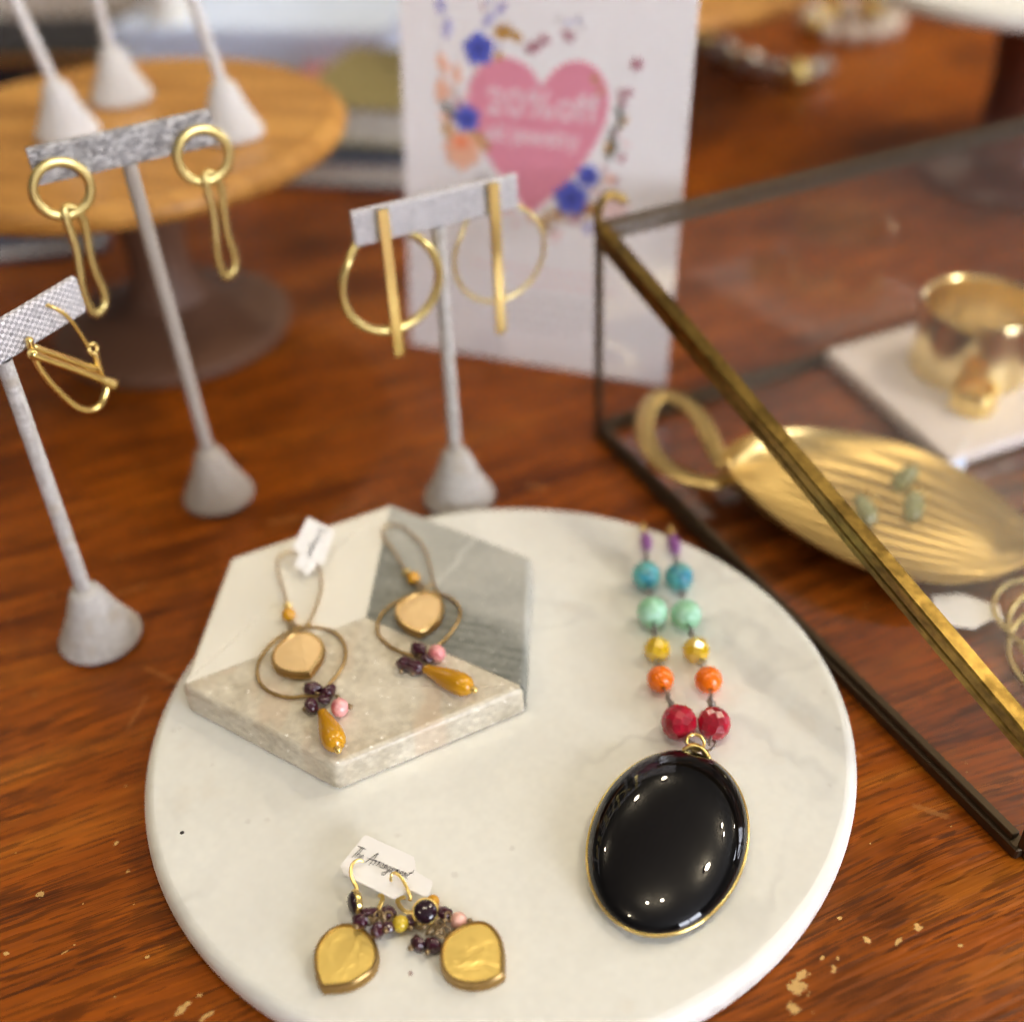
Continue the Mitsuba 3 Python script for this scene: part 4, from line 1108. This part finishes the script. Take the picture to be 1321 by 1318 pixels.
# tile, cuff, ring, tags inside the case
tl = [np.array(q) for q in ((.1704, .5214), (.2012, .4184), (.2860, .4520), (.2552, .5560))]
single('marble_tile', rings(round_poly(tl[::-1] if not Polygon(tl).exterior.is_ccw else tl, .002), [(.001, .004), (0, .005), (0, .0105), (.001, .0115)]), 'm_marble_tile', 'pinkish white marble tile under the gold cuff in the glass case', 'tile', 30)
cuffc = (.2370, .4960)
def cuff_mesh(R, z0, h, th):
    pr = [(R - th, z0 + .001), (R, z0), (R + .0012, z0 + .003), (R - .0005, z0 + h * .5), (R + .0012, z0 + h - .003), (R, z0 + h), (R - th, z0 + h - .001), (R - th - .0005, z0 + h * .5), (R - th, z0 + .001)]
    return lathe(pr, 72, (*cuffc, 0))
single('gold_cuff', cuff_mesh(.0285, .0118, .037, .0016), 'm_polished_gold', 'wide gold cuff bracelet standing on the marble tile in the case', 'bracelet', 35)
single('gold_ring', lathe([(.0088, .0118), (.0105, .0118), (.0112, .0175), (.0105, .0232), (.0088, .0232), (.0084, .0175), (.0088, .0118)], 48, (.2255, .4590, 0)), 'm_gold', 'small gold ring in front of the wide cuff on the marble tile', 'ring', 35)
pt = thing('paper_tag', 'small pale blue paper tag hanging off the edge of the marble tile', 'tag')
part(pt, 'label', sheet(Polygon([(-.004, 0), (.004, 0), (.004, .020), (-.004, .020)]), .0004, (.2045, .4130, .0010), np.column_stack([[.98, .2, 0], [.1, .45, .45], [0, -.7, .7]])), 'm_pale_blue_card', False)
part(pt, 'string', tube(spline([(.2070, .4225, .0105), (.2095, .4260, .0126), (.2140, .4310, .0124)], 14), .0004, n=8), 'm_paper', True)
wt = thing('price_tag', 'white paper tag tied to the gold bangles at the near end of the case', 'price tag')
part(wt, 'label', sheet(Polygon([(.1645, .3225), (.1665, .3340), (.1785, .3345), (.1865, .3285), (.1905, .3270), (.1895, .3180), (.1845, .3185), (.1765, .3140), (.1675, .3170)]).buffer(.0008).buffer(-.0008), .0005, (0, 0, .0052)), 'm_paper', False)
for k, (c, R, z, tl_) in enumerate((((.2130, .3165), .0265, .0045, (.1, .05, 1)), ((.2200, .3080), .0300, .0065, (-.06, .1, 1)), ((.2180, .2960), .0320, .0020, (0, 0, 1)))):
    single('thin_bangle', ring_wire((*c, z), R, .0010, tl_, 72), 'm_matte_gold', ('thin gold bangle tied to the white tag in the glass case', 'thin gold bangle lying across the tied one in the glass case', 'thin gold bangle nearest the front of the glass case')[k], 'bangle', True, group='thin bangles in the case')

# ------------------------------------------------------------------ cake stand and what stands on it
ck = thing('wooden_cake_stand', 'round acacia cake stand on a dark turned foot behind the left stands', 'cake stand')
part(ck, 'plate', lathe([(0, .100), (.040, .101), (.105, .107)] + arc((.1150, .1130), .0060, -80, 60, 6) + [(.1165, .1185), (.114, .1205), (.110, .1195), (0, .1195)], 96, (-.199, .616, 0)), 'm_acacia', 30)
part(ck, 'pedestal', lathe([(0, .0005), (.0660, .0005), (.0685, .003), (.0680, .008), (.062, .012), (.050, .0135), (.044, .016), (.036, .0175), (.024, .024), (.0175, .036), (.0165, .055), (.020, .075), (.030, .090), (.040, .1000), (0, .1002)], 64, (-.1925, .604, 0)), 'm_walnut', 30)
PZ = .1195
t_stand('white T-bar stand at the back of the wooden cake stand', (-.2060, .6540), (-.2080, .6540, PZ + .120), 20, 'm_white_canvas', .075, PZ, 1.04, 'm_white_canvas', False)
t_stand('white T-bar stand at the left of the wooden cake stand', (-.2215, .6000), (-.2400, .6030, PZ + .120), 20, 'm_white_canvas', .075, PZ, 1.0, 'm_white_canvas', False)
t_stand('white T-bar stand at the right of the wooden cake stand', (-.1330, .5850), (-.1480, .5860, PZ + .120), 20, 'm_white_canvas', .075, PZ, 1.0, 'm_white_canvas', False)

# ------------------------------------------------------------------ things far back on the table
def box_thing(name, label, cat, c, w, d, h, rot, m_, z=0.0, bands=()):
    k = thing(name, label, cat)
    o = round_poly([(-w / 2, -d / 2), (w / 2, -d / 2), (w / 2, d / 2), (-w / 2, d / 2)], min(w, d, .01) * .3)
    a = math.radians(rot)
    part(k, 'body', move(rings(o, [(.001, z + .0004), (0, z + .0014), (0, z + h - .001), (.001, z + h)]), (*c, 0), rotz(a)), m_, 30)
    return k


def book(label, c, w, d, h, rot, cover, z=0.0):
    k = thing('book', label, 'book')
    a = rotz(math.radians(rot)); t = .0025
    part(k, 'cover', join(*[move(trimesh.creation.box((w, d, t)), np.array([*c, z + zz]), a) for zz in (t / 2 + .0004, h - t / 2)], move(trimesh.creation.box((t, d, h - .001)), np.array([*c, z + h / 2]) + a @ [-w / 2 + t / 2 + .0005, 0, 0], a)), cover, False)
    part(k, 'pages', move(trimesh.creation.box((w - .008, d - .006, h - 2 * t - .0006)), np.array([*c, z + h / 2 + .0002]), a), 'm_page_block', False)
    return k


bx = box_thing('gift_box', 'flat pale blue box lying behind the wooden cake stand', 'box', (-.185, 1.20), .26, .26, .035, -14, 'm_pale_blue_card')
part(bx, 'lid', move(rings(round_poly([(-.132, -.132), (.132, -.132), (.132, .132), (-.132, .132)], .003), [(.001, .0365), (0, .0375), (0, .048), (.001, .049)]), (-.185, 1.20, 0), rotz(math.radians(-14))), 'm_pale_blue_card', 30)
book('blue covered book standing open on the pale blue box beside the sign', (-.115, 1.31), .12, .16, .02, -14, 'm_blue_card', .0495)
book('rose covered book behind the olive one beside the sign', (-.125, 1.045), .075, .07, .018, 10, 'm_rose_card', .0365 - .036)
book('olive covered book on top of the low pile beside the sign', (-.082, .900), .105, .14, .030, -18, 'm_olive_card', .0224)
book('thick white-paged book under the olive one beside the sign', (-.088, .880), .14, .15, .022, -14, 'm_navy_card', 0)
book('navy covered book lying left under the cake stand plate', (-.345, .765), .15, .11, .014, 8, 'm_navy_card', 0)
box_thing('paper_pad', 'pale blue paper pad on the navy book under the cake stand', 'paper pad', (-.345, .772), .13, .09, .012, 8, 'm_pale_blue_card', .0145)
bk_ = box_thing('gift_box', 'black box with gold lid band at the back left of the table', 'box', (-.44, 1.16), .22, .12, .034, -8, 'm_black_card')
part(bk_, 'band', move(rings(round_poly([(-.112, -.062), (.112, -.062), (.112, .062), (-.112, .062)], .003), [(.001, .022), (0, .023), (0, .029), (.001, .030)]), (-.44, 1.16, 0), rotz(math.radians(-8))), 'm_matte_gold', 30)
box_thing('gift_box', 'dark brown box behind the white stands at the back left', 'box', (-.315, 1.26), .07, .10, .035, -8, 'm_walnut')
box_thing('gift_box', 'long cream white box along the far left edge of the table', 'box', (-.36, 1.405), .52, .16, .10, -9, 'm_candle_wax')
cd = thing('pillar_candle', 'ivory pillar candle behind the wooden cake stand', 'candle')
part(cd, 'wax', lathe([(0, .0005), (.019, .0005), (.020, .002), (.020, .138), (.0185, .140), (.012, .1385), (0, .138)], 40, (-.290, 1.12, 0)), 'm_candle_wax', 30)
part(cd, 'wick', tube(np.array([(-.290, 1.12, .138), (-.2895, 1.12, .144), (-.288, 1.12, .149)]), .0008, n=8), 'm_black_card', True)

rz = thing('wooden_cake_stand', 'second acacia cake stand at the back behind the sign', 'cake stand')
part(rz, 'plate', lathe([(0, .094), (.140, .095)] + arc((.156, .1025), .0070, -80, 75, 6) + [(.150, .1092), (0, .1086)], 96, (.110, .960, 0)), 'm_acacia', 30)
part(rz, 'pedestal', lathe([(0, .0005), (.052, .0005), (.054, .004), (.045, .012), (.022, .022), (.018, .050), (.026, .080), (.040, .0945), (0, .0947)], 64, (.110, .960, 0)), 'm_walnut', 30)

mk = thing('marble_cake_stand', 'white topped cake stand with dark red-brown stem at the back right', 'cake stand')
part(mk, 'plate', lathe([(0, .126), (.108, .127)] + arc((.1145, .1335), .0065, -80, 75, 6) + [(.110, .1402), (0, .1396)], 96, (.360, .760, 0)), 'm_ceramic_white', 30)
part(mk, 'pedestal', lathe([(0, .0005), (.060, .0005), (.062, .004), (.058, .010), (.034, .018), (.027, .035), (.024, .070), (.027, .100), (.036, .1262), (0, .1264)], 64, (.362, .765, 0)), 'm_mahogany', 30)

def beaded(label, c, R, r, n, m_, a0=0, squeeze=1.0, seed=0):
    k = thing('beaded_bracelet', label, 'bracelet', None)
    rs_ = random.Random(seed)
    for i_ in range(n):
        a = a0 + 2 * PI * i_ / n
        p = np.array([c[0] + R * math.cos(a), c[1] + R * squeeze * math.sin(a), r + .0002])
        part(k, 'bead', ball(r, p, 2), m_ if rs_.random() < .65 else 'm_gold', True)
ch = thing('beaded_chain', 'silver bead chain trailing over the table beside the sign at the back', 'necklace')
cp = spline([(.165, 1.125), (.190, 1.085), (.205, 1.065), (.214, 1.035), (.226, 1.005), (.240, .985), (.262, .972), (.285, .985)], 15)[:, :2]
for k, q in enumerate(cp):
    part(ch, 'bead', faceted(.0098 if k % 3 else .0125, (q[0], q[1], .0128), (1, .4, .3), 30, k), 'm_silver' if k % 4 else 'm_matte_gold', False)
part(ch, 'thread', tube(np.column_stack([cp, np.full(15, .0128)]), .0012, n=8), 'm_gunmetal', True)
beaded('pearl and gold bead bracelet beside the white topped cake stand', (.350, 1.135), .040, .0100, 12, 'm_pearl', .3, 1.0, 8)
cup = thing('white_ceramic_bowl', 'small white ceramic bowl behind the glass case at the right edge', 'bowl')
part(cup, 'body', lathe([(0, .0008), (.018, .0008), (.020, .004), (.030, .018), (.036, .036), (.0345, .0365), (.028, .019), (.017, .0055), (0, .0045)], 48, (.470, .655, 0)), 'm_ceramic_white', 35)
